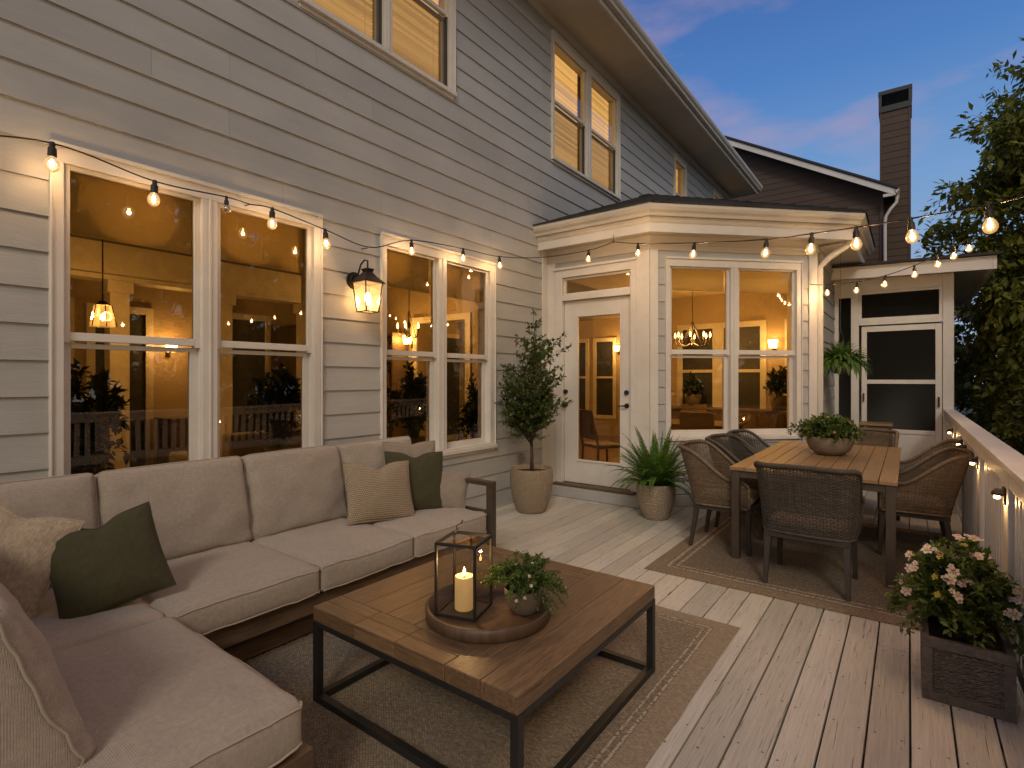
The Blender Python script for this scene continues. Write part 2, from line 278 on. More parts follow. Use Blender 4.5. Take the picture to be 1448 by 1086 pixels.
# rugs: woven pattern with a light double border line following the edges
def rugmat(name, hx, hy, base, dark, light, l1, l2, w, s=95):
    m, N, L, node, out = newmat(name)
    tc = node('ShaderNodeTexCoord'); sx = node('ShaderNodeSeparateXYZ'); L.new(tc.outputs['Object'], sx.inputs[0])
    def mt(op, a, b=None, c=None):
        n = node('ShaderNodeMath', operation=op)
        for k, q in enumerate((a, b, c)):
            if q is None: continue
            if isinstance(q, (int, float)): n.inputs[k].default_value = q
            else: L.new(q, n.inputs[k])
        return n.outputs[0]
    wob = node('ShaderNodeTexNoise'); wob.inputs['Scale'].default_value = 3; L.new(tc.outputs['Object'], wob.inputs['Vector'])
    dx = mt('SUBTRACT', hx, mt('ABSOLUTE', sx.outputs['X'])); dy = mt('SUBTRACT', hy, mt('ABSOLUTE', sx.outputs['Y']))
    d = mt('ADD', mt('MINIMUM', dx, dy), mt('MULTIPLY', mt('SUBTRACT', wob.outputs[0], .5), .012))
    line1 = mt('LESS_THAN', mt('ABSOLUTE', mt('SUBTRACT', d, l1)), w)
    line2 = mt('LESS_THAN', mt('ABSOLUTE', mt('SUBTRACT', d, l2)), w * .8)
    edge = mt('LESS_THAN', d, l1 - w * 2)
    br = node('ShaderNodeTexBrick'); br.inputs['Scale'].default_value = s; br.inputs['Mortar Size'].default_value = .10; br.inputs['Row Height'].default_value = .32; br.inputs['Brick Width'].default_value = .8
    br.inputs['Color1'].default_value = (.5, .5, .5, 1); br.inputs['Color2'].default_value = (1, 1, 1, 1); br.inputs['Mortar'].default_value = (.24, .24, .24, 1)
    nd = node('ShaderNodeTexNoise'); nd.inputs['Scale'].default_value = 14; nd.inputs['Detail'].default_value = 3; L.new(tc.outputs['Object'], nd.inputs['Vector'])
    va = node('ShaderNodeVectorMath', operation='SCALE'); L.new(nd.outputs[1], va.inputs[0]); va.inputs['Scale'].default_value = .012
    vb = node('ShaderNodeVectorMath', operation='ADD'); L.new(va.outputs[0], vb.inputs[0]); L.new(tc.outputs['Object'], vb.inputs[1]); L.new(vb.outputs[0], br.inputs['Vector'])
    n1 = node('ShaderNodeTexNoise'); n1.inputs['Scale'].default_value = 60; n1.inputs['Detail'].default_value = 4; L.new(tc.outputs['Object'], n1.inputs['Vector'])
    r = ramp(node, L, n1.outputs[0], [(.35, dark), (.68, base)])
    mul = node('ShaderNodeMix', data_type='RGBA', blend_type='MULTIPLY'); mul.inputs[0].default_value = 1; L.new(r.outputs[0], mul.inputs[6]); L.new(br.outputs[0], mul.inputs[7])
    e = node('ShaderNodeMix', data_type='RGBA'); L.new(mt('MULTIPLY', edge, .25), e.inputs[0]); L.new(mul.outputs[2], e.inputs[6]); e.inputs[7].default_value = (*[q * .75 for q in base], 1)
    lt = mt('MULTIPLY', mt('MAXIMUM', line1, line2), mt('GREATER_THAN', n1.outputs[0], .44))
    f = node('ShaderNodeMix', data_type='RGBA'); L.new(mt('MULTIPLY', lt, .48), f.inputs[0]); L.new(e.outputs[2], f.inputs[6]); f.inputs[7].default_value = (*light, 1)
    b = node('ShaderNodeBsdfPrincipled'); b.inputs['Roughness'].default_value = .95; b.inputs['Sheen Weight'].default_value = .1; L.new(f.outputs[2], b.inputs['Base Color'])
    h = mt('ADD', br.outputs[0], mt('MULTIPLY', n1.outputs[0], .6))
    bp = node('ShaderNodeBump'); bp.inputs['Strength'].default_value = 1; bp.inputs['Distance'].default_value = .010; L.new(h, bp.inputs['Height']); L.new(bp.outputs[0], b.inputs['Normal'])
    L.new(b.outputs[0], out.inputs[0]); return m
# chunky knit pillows: brick-like stitches in the pillow's own plane (object XZ)
def knitmat(name, c1, c2, s, al=1):
    m, N, L, node, out = newmat(name)
    tc = node('ShaderNodeTexCoord'); mp = node('ShaderNodeMapping'); mp.inputs['Rotation'].default_value = (R(90), 0, 0); L.new(tc.outputs['Object'], mp.inputs[0])
    nd = node('ShaderNodeTexNoise'); nd.inputs['Scale'].default_value = 12; L.new(tc.outputs['Object'], nd.inputs['Vector'])
    va = node('ShaderNodeVectorMath', operation='SCALE'); L.new(nd.outputs[1], va.inputs[0]); va.inputs['Scale'].default_value = .014
    vb = node('ShaderNodeVectorMath', operation='ADD'); L.new(va.outputs[0], vb.inputs[0]); L.new(mp.outputs[0], vb.inputs[1])
    vo = node('ShaderNodeTexBrick'); vo.inputs['Scale'].default_value = s; vo.inputs['Row Height'].default_value = .5; vo.inputs['Brick Width'].default_value = .55; vo.inputs['Mortar Size'].default_value = .1; vo.inputs['Mortar Smooth'].default_value = 1
    vo.inputs['Color1'].default_value = (*c1, 1); vo.inputs['Color2'].default_value = (*[q * .86 for q in c1], 1); vo.inputs['Mortar'].default_value = (*c2, 1)
    L.new(vb.outputs[0], vo.inputs['Vector'])
    b = node('ShaderNodeBsdfPrincipled'); b.inputs['Roughness'].default_value = .9; b.inputs['Sheen Weight'].default_value = .2; L.new(vo.outputs[0], b.inputs['Base Color'])
    iv = node('ShaderNodeMath', operation='SUBTRACT'); iv.inputs[0].default_value = 1; L.new(vo.outputs[1], iv.inputs[1])
    bp = node('ShaderNodeBump'); bp.inputs['Strength'].default_value = 1; bp.inputs['Distance'].default_value = .012; L.new(iv.outputs[0], bp.inputs['Height']); L.new(bp.outputs[0], b.inputs['Normal'])
    L.new(b.outputs[0], out.inputs[0]); return m
M['knit'] = knitmat('cream_knit_wool', (.50, .39, .26), (.12, .085, .05), 38)

# ------------------------------------------------------------------ geometry helpers
class MB:
    def __init__(s): s.v = []; s.f = []; s.m = []; s.cm = 0
    def add(s, vs, fs):
        o = len(s.v); s.v += [tuple(v) for v in vs]; s.f += [tuple(i + o for i in f) for f in fs]; s.m += [s.cm] * len(fs); return s
    def hexa(s, p): return s.add(p, [(0, 3, 2, 1), (4, 5, 6, 7), (0, 1, 5, 4), (1, 2, 6, 5), (2, 3, 7, 6), (3, 0, 4, 7)])
    def box(s, x0, x1, y0, y1, z0, z1):
        return s.hexa([(x0, y0, z0), (x1, y0, z0), (x1, y1, z0), (x0, y1, z0), (x0, y0, z1), (x1, y0, z1), (x1, y1, z1), (x0, y1, z1)])
    def fb(s, F, u0, u1, z0, z1, n0, n1):
        ox, oy, ux, uy, nx, ny = F
        P = lambda u, n, z: (ox + ux * u + nx * n, oy + uy * u + ny * n, z)
        return s.hexa([P(u0, n1, z0), P(u1, n1, z0), P(u1, n0, z0), P(u0, n0, z0), P(u0, n1, z1), P(u1, n1, z1), P(u1, n0, z1), P(u0, n0, z1)])
    def fq(s, F, pts):
        ox, oy, ux, uy, nx, ny = F
        return s.add([(ox + ux * u + nx * n, oy + uy * u + ny * n, z) for u, z, n in pts], [tuple(range(len(pts)))])
    def rbox(s, c, sx, sy, sz, Mx):
        h = [(-1, -1, -1), (1, -1, -1), (1, 1, -1), (-1, 1, -1), (-1, -1, 1), (1, -1, 1), (1, 1, 1), (-1, 1, 1)]
        return s.hexa([Vector(c) + Mx @ Vector((a * sx / 2, b * sy / 2, d * sz / 2)) for a, b, d in h])
    def tube(s, pts, r, n=8, caps=True, flat=1.0):
        pts = [Vector(p) for p in pts]; k = len(pts)
        rs = r if isinstance(r, (list, tuple)) else [r] * k
        o = len(s.v); prev = None; vs = []
        for i, p in enumerate(pts):
            t = (pts[min(i + 1, k - 1)] - pts[max(i - 1, 0)])
            if t.length < 1e-9: t = Vector((0, 0, 1))
            t.normalize()
            if prev is None:
                a = Vector((0, 0, 1)) if abs(t.z) < .9 else Vector((1, 0, 0))
                u = t.cross(a).normalized()
            else:
                u = (prev - t * prev.dot(t))
                u = u.normalized() if u.length > 1e-6 else t.cross(Vector((0, 0, 1))).normalized()
            prev = u; w = t.cross(u)
            for j in range(n):
                a = 2 * math.pi * (j + .5) / n
                vs.append(p + u * math.cos(a) * rs[i] + w * math.sin(a) * rs[i] * flat)
        fs = []
        for i in range(k - 1):
            for j in range(n):
                a = i * n + j; b = i * n + (j + 1) % n
                fs.append((a, b, b + n, a + n))
        if caps: fs += [tuple(range(n))[::-1], tuple((k - 1) * n + j for j in range(n))]
        return s.add(vs, fs)
    def lathe(s, c, prof, n=32, sx=1, sy=1):
        vs = []; fs = []
        for r, z in prof:
            for j in range(n):
                a = 2 * math.pi * j / n; vs.append((c[0] + r * sx * math.cos(a), c[1] + r * sy * math.sin(a), c[2] + z))
        for i in range(len(prof) - 1):
            for j in range(n):
                a = i * n + j; b = i * n + (j + 1) % n; fs.append((a, b, b + n, a + n))
        s.add(vs, fs)
        return s
    def disc(s, c, r, n=32):
        return s.add([(c[0] + r * math.cos(2 * math.pi * j / n), c[1] + r * math.sin(2 * math.pi * j / n), c[2]) for j in range(n)], [tuple(range(n))])
    def build(s, name, m, parent=None, smooth=False, bevel=0, loc=None, world=True, sub=0):
        me = bpy.data.meshes.new(name)
        off = Vector((0, 0, 0))
        if world:
            if parent is not None:
                q = parent
                while q is not None: off += q.location; q = q.parent
            elif loc is not None: off = Vector(loc)
        vs = [(a - off.x, b - off.y, c - off.z) for a, b, c in s.v] if off.length else s.v
        me.from_pydata(vs, [], s.f)
        for mm in (m if isinstance(m, (list, tuple)) else [m]): me.materials.append(mm)
        if any(s.m): me.polygons.foreach_set('material_index', s.m)
        if smooth: me.polygons.foreach_set('use_smooth', [True] * len(s.f))
        me.update()
        o = bpy.data.objects.new(name, me); col.objects.link(o)
        if parent is not None: o.parent = parent
        elif loc is not None: o.location = loc
        if bevel:
            b = o.modifiers.new('edge', 'BEVEL'); b.width = bevel; b.segments = 2; b.limit_method = 'ANGLE'; b.angle_limit = R(40)
        if sub:
            b = o.modifiers.new('soft', 'SUBSURF'); b.levels = sub; b.render_levels = sub
        return o
def tag(o, label=None, cat=None, group=None, kind=None):
    if label: o['label'] = label
    if cat: o['category'] = cat
    if group: o['group'] = group
    if kind: o['kind'] = kind
    return o
def thing(name, label, cat, loc=(0, 0, 0), rz=0, group=None):
    o = bpy.data.objects.new(name, None); col.objects.link(o); o.location = loc; o.rotation_euler = (0, 0, rz); o.empty_display_size = .1
    return tag(o, label, cat, group)
def dup(root, loc, rz, label, group=None, swap=None):
    def cp(o, parent):
        c = o.copy(); col.objects.link(c); c.parent = parent
        for ch in [q for q in bpy.data.objects if q.parent == o]: cp(ch, c)
        return c
    r = cp(root, None); r.location = loc; r.rotation_euler = (0, 0, rz); r['label'] = label
    if group: r['group'] = group
    return r
def light(name, loc, power, parent=None, radius=.02, color=WARM):
    l = bpy.data.lights.new(name, 'POINT'); l.energy = power; l.shadow_soft_size = radius; l.color = color
    o = bpy.data.objects.new(name, l); col.objects.link(o)
    off = Vector((0, 0, 0)); q = parent
    while q is not None: off += q.location; q = q.parent
    o.location = Vector(loc) - off
    if parent is not None: o.parent = parent
    return o
def leaves(mb, P, D, size, width=.45, jit=.25, rr=rnd, fold=.15):
    """leaf-shaped quads at points P growing along directions D"""
    for p, d in zip(P, D):
        d = Vector(d); d = d.normalized() if d.length > 1e-6 else Vector((0, 0, 1))
        sz = size * rr.uniform(1 - jit, 1 + jit)
        side = d.cross(Vector((rr.gauss(0, .5), rr.gauss(0, .5), 1)))
        if side.length < 1e-4: side = Vector((1, 0, 0))
        side.normalize(); up = side.cross(d)
        p = Vector(p); w = sz * width * .5
        mid = p + d * sz * .45
        mb.add([p, mid + side * w + up * fold * w, p + d * sz - up * sz * .08, mid - side * w + up * fold * w], [(0, 1, 2, 3)])

# ================================================================== SETTING
H1, H2 = .5, .5
g = MB(); g.box(-120, 120, -60, 180, -3.2, -3.0); tag(g.build('ground', M['ground']), kind='structure')

# deck boards
d = MB(); x = -3.84 + .004; edges = []
xb = -.1435 - .149 * 25
while xb < .56:
    a = max(xb + .0038, -3.83); b = min(xb + .149 - .0038, .56)
    if b - a > .02:
        y = -2.6 - rnd.uniform(0, 2)
        while y < 9.48:
            y1 = min(y + rnd.choice([3.6, 4.2, 4.8]), 9.48)
            if 9.48 - y1 < .5: y1 = 9.48
            # clip under the bay
            d.box(a, b, max(y, -2.6) + .0015, y1 - .0015, -.028 + rnd.uniform(-.0008, .0008), 0)
            y = y1
    xb += .149
deck = d.build('deck', M['deck'], bevel=.0035); tag(deck, kind='structure')
d = MB()
for y in [-2.5, -1.3, 0, 1.3, 2.6, 3.9, 5.2, 6.5, 7.8, 9.1]: d.box(-3.82, .5, y, y + .05, -.22, -.035)
d.box(.56, .60, -2.6, 9.48, -.26, -.004)
tag(d.build('deck_joists', M['planter']), kind='structure')

# ------------------------------------------------------------------ main house
house = thing('house', 'large pale grey lap-sided house with white-trimmed windows, bay and screened porch behind the deck', 'house', (-3.84, 3, 0))
XM = -3.84
FM = (XM, 0, 0, 1, 1, 0)
s7 = math.sqrt(.5)
FA = (XM, 5.92, 1, 0, 0, -1); LA = 1.414
FB = (-2.426, 5.92, s7, s7, s7, -s7); LB = 2.127
FC = (-.922, 7.424, 0, 1, 1, 0); LC = 2.076
FP = (-.922, 9.5, 1, 0, 0, -1)
def cuts(lo, hi, vals): return sorted(set([lo, hi] + [v for v in vals if lo < v < hi]))
def panel(mb, F, u0, u1, z0, z1, ops, n0, n1):
    us = cuts(u0, u1, [q for o in ops for q in o[:2]]); zs = cuts(z0, z1, [q for o in ops for q in o[2:4]])
    for i in range(len(zs) - 1):
        zc = (zs[i] + zs[i + 1]) / 2; run = None
        for j in range(len(us) - 1):
            uc = (us[j] + us[j + 1]) / 2
            hole = any(o[0] < uc < o[1] and o[2] < zc < o[3] for o in ops)
            if not hole:
                run = [us[j], us[j + 1]] if run is None else [run[0], us[j + 1]]
            if hole or j == len(us) - 2:
                if run: mb.fb(F, run[0], run[1], zs[i], zs[i + 1], n0, n1)
                run = None
def siding(mb, F, u0, u1, z0, z1, ops, expo=.2, top=.003, bot=.016, joint=3.66, zf=None):
    k = math.floor(z0 / expo); rs = random.Random(int(z0 * 100 + u0 * 10 + 5))
    while k * expo < z1:
        c0, c1 = k * expo, (k + 1) * expo
        a, b = max(c0, z0), min(c1, z1)
        zs = cuts(a, b, [q for o in ops for q in o[2:4]])
        jo = rs.uniform(0, joint)
        for i in range(len(zs) - 1):
            za, zb = zs[i], zs[i + 1]; zc = (za + zb) / 2
            us = cuts(u0, u1, [q for o in ops for q in o[:2]])
            runs = []; run = None
            for j in range(len(us) - 1):
                uc = (us[j] + us[j + 1]) / 2
                hole = any(o[0] < uc < o[1] and o[2] < zc < o[3] for o in ops)
                if not hole: run = [us[j], us[j + 1]] if run is None else [run[0], us[j + 1]]
                if hole or j == len(us) - 2:
                    if run: runs.append(run)
                    run = None
            off = lambda z: bot + (top - bot) * (z - c0) / expo
            for r0, r1 in runs:
                js = [r0]; q = u0 + jo
                while q < r1:
                    if q > r0 + .1 and q < r1 - .1: js.append(q)
                    q += joint
                js.append(r1)
                for j in range(len(js) - 1):
                    p, q_ = js[j] + (.0007 if j else 0), js[j + 1] - (.0007 if j < len(js) - 2 else 0)
                    mb.fq(F, [(p, za, off(za)), (q_, za, off(za)), (q_, zb, off(zb)), (p, zb, off(zb))])
                    if za == c0: mb.fq(F, [(p, za, -.005), (q_, za, -.005), (q_, za, off(za)), (p, za, off(za))])
        k += 1
def window(F, u0, u1, z0, z1, panes, rail=None, cas=.085, glass='glass', shade=0, blinds=False, screen=False, sill=True, name='window', depth=.16, shadez=None, mull=True, thin=.03):
    """casing (the part itself) with sash, glass, shade or blind as sub-parts; panes = glass extents (ua, ub)"""
    ga, gb = panes[0][0], panes[-1][1]; gz0, gz1 = z0 + cas + .02, z1 - cas - .02
    oa, ob, oz0, oz1 = ga - .035, gb + .035, gz0 - .045, gz1 + .035
    c = MB()
    c.fb(F, u0, oa, z0 + .04, z1 - cas, 0, .028); c.fb(F, ob, u1, z0 + .04, z1 - cas, 0, .028)
    c.fb(F, u0, u1, z1 - cas, z1, 0, .030); c.fb(F, u0 - .01, u1 + .01, z1, z1 + .025, 0, .045)
    if sill: c.fb(F, u0 - .015, u1 + .015, z0, z0 + .04, 0, .055); c.fb(F, u0, u1, z0 - .035, z0 - .0005, 0, .024)
    else: c.fb(F, u0, u1, z0, z0 + .04, 0, .030)
    c.fb(F, oa, ob, z0 + .0405, oz0, 0, .026)
    c.fb(F, oa, ob, oz1, z1 - cas - .0005, 0, .026)
    # outer moulding bead
    for a, b in ((u0 - .012, u0 - .0005), (u1 + .0005, u1 + .012)): c.fb(F, a, b, z0 + .041, z1 - .001, 0, .040)
    for k in range(len(panes) - 1):
        a, b = panes[k][1] + .035, panes[k + 1][0] - .035
        if b > a: c.fb(F, a, b, oz0 + .0005, oz1 - .0005, -.09, .027); c.fb(F, a + (b - a) * .42, a + (b - a) * .58, oz0 + .001, oz1 - .001, .0275, .036)
    # jambs
    c.fb(F, oa - .03, oa, oz0, oz1, -depth, -.0005); c.fb(F, ob, ob + .03, oz0, oz1, -depth, -.0005)
    c.fb(F, oa, ob, oz0 - .03, oz0, -depth, -.0005); c.fb(F, oa, ob, oz1, oz1 + .03, -depth, -.0005)
    w = c.build(name, M['trim'], house, bevel=.003)
    s = MB(); gl = MB(); scn = MB()
    for a, b in panes:
        if rail:
            r0, r1 = rail
            s.fb(F, a - .035, a, r0, gz1 + .035, -.045, -.008); s.fb(F, b, b + .035, r0, gz1 + .035, -.045, -.008)
            s.fb(F, a, b, gz1, gz1 + .035, -.045, -.008); s.fb(F, a, b, r0 + .012, r1, -.045, -.006)
            s.fb(F, a - .035, a + .012, gz0 - .045, r0 - .001, -.083, -.047); s.fb(F, b - .012, b + .035, gz0 - .045, r0 - .001, -.083, -.047)
            s.fb(F, a + .0125, b - .0125, gz0 - .045, gz0 + .01, -.083, -.047); s.fb(F, a + .0125, b - .0125, r0 - .03, r0 - .0015, -.083, -.047)
            gl.fq(F, [(a, r1, -.027), (b, r1, -.027), (b, gz1, -.027), (a, gz1, -.027)])
            gl.fq(F, [(a, gz0, -.066), (b, gz0, -.066), (b, r0 - .02, -.066), (a, r0 - .02, -.066)])
            if screen:
                scn.fb(F, a - .03, a - .005, gz0 - .04, r0, -.03, -.018); scn.fb(F, b + .005, b + .03, gz0 - .04, r0, -.03, -.018)
                scn.fb(F, a - .005, b + .005, gz0 - .04, gz0 - .018, -.03, -.018)
                scn.cm = 1; scn.fq(F, [(a - .005, gz0 - .018, -.024), (b + .005, gz0 - .018, -.024), (b + .005, r0 - .002, -.024), (a - .005, r0 - .002, -.024)]); scn.cm = 0
        else:
            s.fb(F, a - .035, a, gz0 - .035, gz1 + .035, -.05, -.01); s.fb(F, b, b + .035, gz0 - .035, gz1 + .035, -.05, -.01)
            s.fb(F, a, b, gz0 - .035, gz0, -.05, -.01); s.fb(F, a, b, gz1, gz1 + .035, -.05, -.01)
            gl.fq(F, [(a, gz0, -.03), (b, gz0, -.03), (b, gz1, -.03), (a, gz1, -.03)])
    s.build('sash', M['trim'], w, bevel=.002); gl.build('glass', M[glass], w)
    if screen: scn.build('insect_screen', [M['chairleg'], M['winscreen']], w)
    if shade:
        h = MB()
        for a, b in panes:
            h.fb(F, a - .02, b + .02, gz1 - shade, gz1 + .03, -.115, -.110); h.fb(F, a - .02, b + .02, gz1 - shade - .022, gz1 - shade, -.120, -.106)
        h.build('roller_shade', M['shade'], w)
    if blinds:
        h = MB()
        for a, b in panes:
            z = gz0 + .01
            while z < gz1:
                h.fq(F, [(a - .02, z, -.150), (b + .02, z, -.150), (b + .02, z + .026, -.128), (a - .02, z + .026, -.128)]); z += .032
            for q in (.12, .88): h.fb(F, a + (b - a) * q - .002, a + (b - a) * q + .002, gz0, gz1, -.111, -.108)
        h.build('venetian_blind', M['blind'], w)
    return (oa - .03, ob + .03, oz0 - .03, oz1 + .03), (u0, u1, z0, z1)
cores = []; cas_ = []
W = []
def reg(t): W.append(t)
reg(window(FM, .831, 2.514, .709, 2.80, [(.918, 1.579), (1.748, 2.417)], (1.705, 1.765), shade=.32))
reg(window(FM, 3.141, 4.767, .709, 2.80, [(3.214 + .01, 3.83), (4.014, 4.652)], (1.705, 1.765), shade=.30))
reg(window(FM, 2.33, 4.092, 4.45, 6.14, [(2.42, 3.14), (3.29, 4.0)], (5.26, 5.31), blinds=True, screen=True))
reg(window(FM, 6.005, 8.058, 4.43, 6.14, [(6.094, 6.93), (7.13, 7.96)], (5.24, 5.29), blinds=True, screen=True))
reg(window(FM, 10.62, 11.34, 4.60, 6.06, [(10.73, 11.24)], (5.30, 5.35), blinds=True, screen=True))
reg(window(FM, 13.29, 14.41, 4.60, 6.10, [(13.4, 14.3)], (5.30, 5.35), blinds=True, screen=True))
reg(window(FM, -1.6, .05, .709, 2.80, [(-1.51, -.86), (-.69, -.04)], (1.705, 1.765), shade=.3))
opm = [w[0] for w in W]; ops_s = [w[1] for w in W]
sd = MB()
siding(sd, FM, -2.6, 5.78, .02, 6.36, ops_s); siding(sd, FM, 5.78, 15, 3.2, 6.36, ops_s)
wl = sd.build('wall', M['siding'], house)
c = MB(); panel(c, FM, -2.6, 15, -.4, 6.6, opm + [(5.92, 9.45, -.4, 2.98)], -.14, -.006); c.build('wall_core', M['wallcore'], house)
c = MB()
panel(c, FM, -2.6, 15, .1, 2.98, [o for o in opm if o[2] < 3] + [(5.92, 9.45, .1, 2.98)], -.17, -.1405)
# rooms: living room then dining area further along
c.box(-8.3, -8.2, -2.6, 12.0, .1, 2.95); c.box(-8.3, -4.0, -2.7, -2.6, .1, 2.95)
c.box(-8.2, -4.0, 11.8, 11.9, .1, 2.95)
c.box(-8.2, -6.1, 5.72, 5.84, .1, 2.95); c.box(-6.1, -5.1, 5.72, 5.84, 2.35, 2.95); c.box(-5.1, -4.0, 5.72, 5.84, .1, 2.95)
c.box(-3.98, -.94, 9.32, 9.42, .1, 2.95)
c.build('interior_wall', M['inwall'], house)
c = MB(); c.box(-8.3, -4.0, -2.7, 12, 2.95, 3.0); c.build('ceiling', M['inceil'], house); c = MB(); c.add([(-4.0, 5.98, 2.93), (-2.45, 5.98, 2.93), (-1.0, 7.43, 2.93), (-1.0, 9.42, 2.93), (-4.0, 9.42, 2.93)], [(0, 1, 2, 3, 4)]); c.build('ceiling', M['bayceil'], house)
c = MB(); c.box(-8.3, -3.95, -2.7, 12, .03, .1)
c.add([(-3.95, 5.93, .098), (-2.43, 5.93, .098), (-.93, 7.43, .098), (-.93, 9.42, .098), (-3.95, 9.42, .098)], [(0, 1, 2, 3, 4)])
c.build('interior_floor', M['infloor'], house)
c = MB(); c.box(XM, XM + .03, -2.6, 5.75, -.4, .02); c.build('skirt_board', M['siding'], house)
c = MB(); c.box(XM + .0005, XM + .02, -2.6, 15, 6.24, 6.36); c.build('frieze_board', M['trim'], house)
# upper room box (dark, closed behind the blinds)
c = MB(); c.box(-4.6, -4.5, -2.6, 15, 3.1, 6.6); c.build('upstairs_wall', M['inwall'], house)

# main eave
e = MB(); e.box(XM - .1, -3.20, -2.6, 15.05, 6.36, 6.40); e.build('soffit', M['soffit'], house)
e = MB()
for k in range(44):
    y = -2.4 + k * .4; e.box(XM + .02, -3.22, y, y + .006, 6.357, 6.3595)
e.build('soffit_groove', M['gutter'], house)
e = MB(); e.box(-3.20, -3.17, -2.6, 15.05, 6.33, 6.52); e.build('fascia', M['trim'], house)
def sweep(mb, prof, path, closed=False):
    """prof [(off, z)], path = list of (pt, mitre dir)"""
    n = len(prof)
    vs = [(p[0] + m_[0] * o, p[1] + m_[1] * o, z) for p, m_ in path for o, z in prof]
    fs = []
    for i in range(len(path) - 1):
        for j in range(n - 1): fs.append((i * n + j, i * n + j + 1, (i + 1) * n + j + 1, (i + 1) * n + j))
    fs.append(tuple(range(n))); fs.append(tuple((len(path) - 1) * n + j for j in range(n))[::-1])
    mb.add(vs, fs)
KG = [(.0, .115), (.0, 0), (.065, 0), (.075, .03), (.10, .055), (.115, .085), (.115, .12), (.10, .12), (.098, .09), (.01, .09)]
e = MB(); sweep(e, [(o, 6.40 + z) for o, z in KG], [((-3.17, -2.6), (1, 0)), ((-3.17, 15.05), (1, 0))]); e.build('gutter', M['gutter'], house)
e = MB(); e.add([(-3.12, -2.6, 6.55), (-3.12, 15.1, 6.55), (-9, 15.1, 9.3), (-9, -2.6, 9.3), (-3.12, -2.6, 6.51), (-3.12, 15.1, 6.51), (-9, 15.1, 9.2), (-9, -2.6, 9.2)], [(0, 1, 2, 3), (7, 6, 5, 4), (0, 4, 5, 1), (1, 5, 6, 2), (3, 7, 4, 0)]); e.build('roof', M['shingle'], house)
e = MB(); e.add([(XM - .06, 15, -.4), (-9, 15, -.4), (-9, 15, 9.1), (XM - .06, 15, 6.7)], [(0, 1, 2, 3)]); e.build('end_wall', M['siding'], house)

# ------------------------------------------------------------------ bay: door facet, window facet, return facet
DO = (.245, 1.19, .10, 2.50)
TR = (.245, 1.19, 2.57, 2.80)
WBo, WBc = window(FB, .20, 1.928, .77, 2.90, [(.27 + .01, .974), (1.138, 1.833)], (1.775, 1.84), glass='glassbay', shade=.22)
sd = MB()
siding(sd, FA, .14, 1.26, 2.9, 3.02, [(.14, 1.26, -1, 2.88)])
siding(sd, FB, .10, 2.03, .14, 3.0, [WBc]); siding(sd, FC, .11, LC, .14, 3.0, [])
sd.build('bay_wall', M['siding'], house)
c = MB(); panel(c, FA, .0, LA, -.1, 3.2, [(.23, 1.205, .09, 2.52), (.23, 1.205, 2.56, 2.82)], -.10, -.004)
panel(c, FB, .03, LB, -.1, 3.2, [WBo], -.10, -.004); panel(c, FC, .03, LC - .1, -.1, 3.2, [], -.10, -.004); c.build('bay_core', M['wallcore'], house)
c = MB(); panel(c, FA, .17, LA, .1, 2.93, [(.23, 1.205, .09, 2.52), (.23, 1.205, 2.56, 2.82)], -.13, -.1005)
panel(c, FB, .08, LB - .05, .1, 2.93, [WBo], -.13, -.1005); panel(c, FC, .08, LC - .12, .1, 2.93, [], -.13, -.1005); c.build('bay_interior_wall', M['inwall'], house)
# corner boards, frieze, skirt
for parts_ in ([(FA, .018, .135, .02, 3.0, 0, .022), (FM, 5.775, 5.90, .02, 3.19, .0, .020)], [(FA, 1.262, LA + .012, .13, 3.0, 0, .030), (FB, -.0, .098, .131, 2.999, 0, .0305)],
               [(FB, 2.035, LB + .01, .13, 3.0, 0, .026), (FC, 0, .105, .131, 2.999, 0, .0265)]):
    c = MB()
    for q in parts_: c.fb(*q)
    c.build('corner_trim', M['trim'], house, bevel=.003)
c = MB()
for F, l in ((FA, LA), (FB, LB), (FC, LC)):
    c.fb(F, .0, l + .012, 3.0005, 3.17, 0, .018); c.fb(F, 0, l + .02, 3.06, 3.085, .0185, .034)
c.build('frieze_board', M['soffit'], house, bevel=.002)
c = MB(); c.fb(FA, .02, LA + .10, .004, .13, 0, .16); c.fb(FB, -.03, LB, .004, .129, 0, .055); c.fb(FC, 0, LC, .004, .129, 0, .05)
c.build('bay_skirt', M['siding'], house, bevel=.004)
# bay eave
def offs(path, eo):
    res = []
    nrm = []
    for i in range(len(path) - 1):
        dx, dy = path[i + 1][0] - path[i][0], path[i + 1][1] - path[i][1]; l = math.hypot(dx, dy); nrm.append((dy / l, -dx / l))
    for i, p in enumerate(path):
        if i == 0: n = nrm[0]; res.append((p[0] + n[0] * eo[0], p[1] + n[1] * eo[0])); continue
        if i == len(path) - 1: n = nrm[-1]; res.append((p[0] + n[0] * eo[-1], p[1] + n[1] * eo[-1])); continue
        a, b = nrm[i - 1], nrm[i]; det = a[0] * b[1] - a[1] * b[0]
        c1, c2 = a[0] * p[0] + a[1] * p[1] + eo[i - 1], b[0] * p[0] + b[1] * p[1] + eo[i]
        res.append(((c1 * b[1] - c2 * a[1]) / det, (a[0] * c2 - b[0] * c1) / det))
    return res
BW = [(XM, 5.92), (-2.426, 5.92), (-.922, 7.424), (-.922, 9.45)]
EO = [.235, .235, .40]
E0 = offs(BW, EO); E1 = offs(BW, [q + 1 for q in EO]); path = [(E0[i], (E1[i][0] - E0[i][0], E1[i][1] - E0[i][1])) for i in range(4)]
path[0] = ((XM, E0[0][1]), (0, -1))
e = MB(); sweep(e, [(o, 3.315 + z) for o, z in KG], path); e.build('bay_gutter', M['gutter'], house)
e = MB(); sweep(e, [(-.001, 3.40), (-.001, 3.15), (-.025, 3.15), (-.025, 3.40)], path)
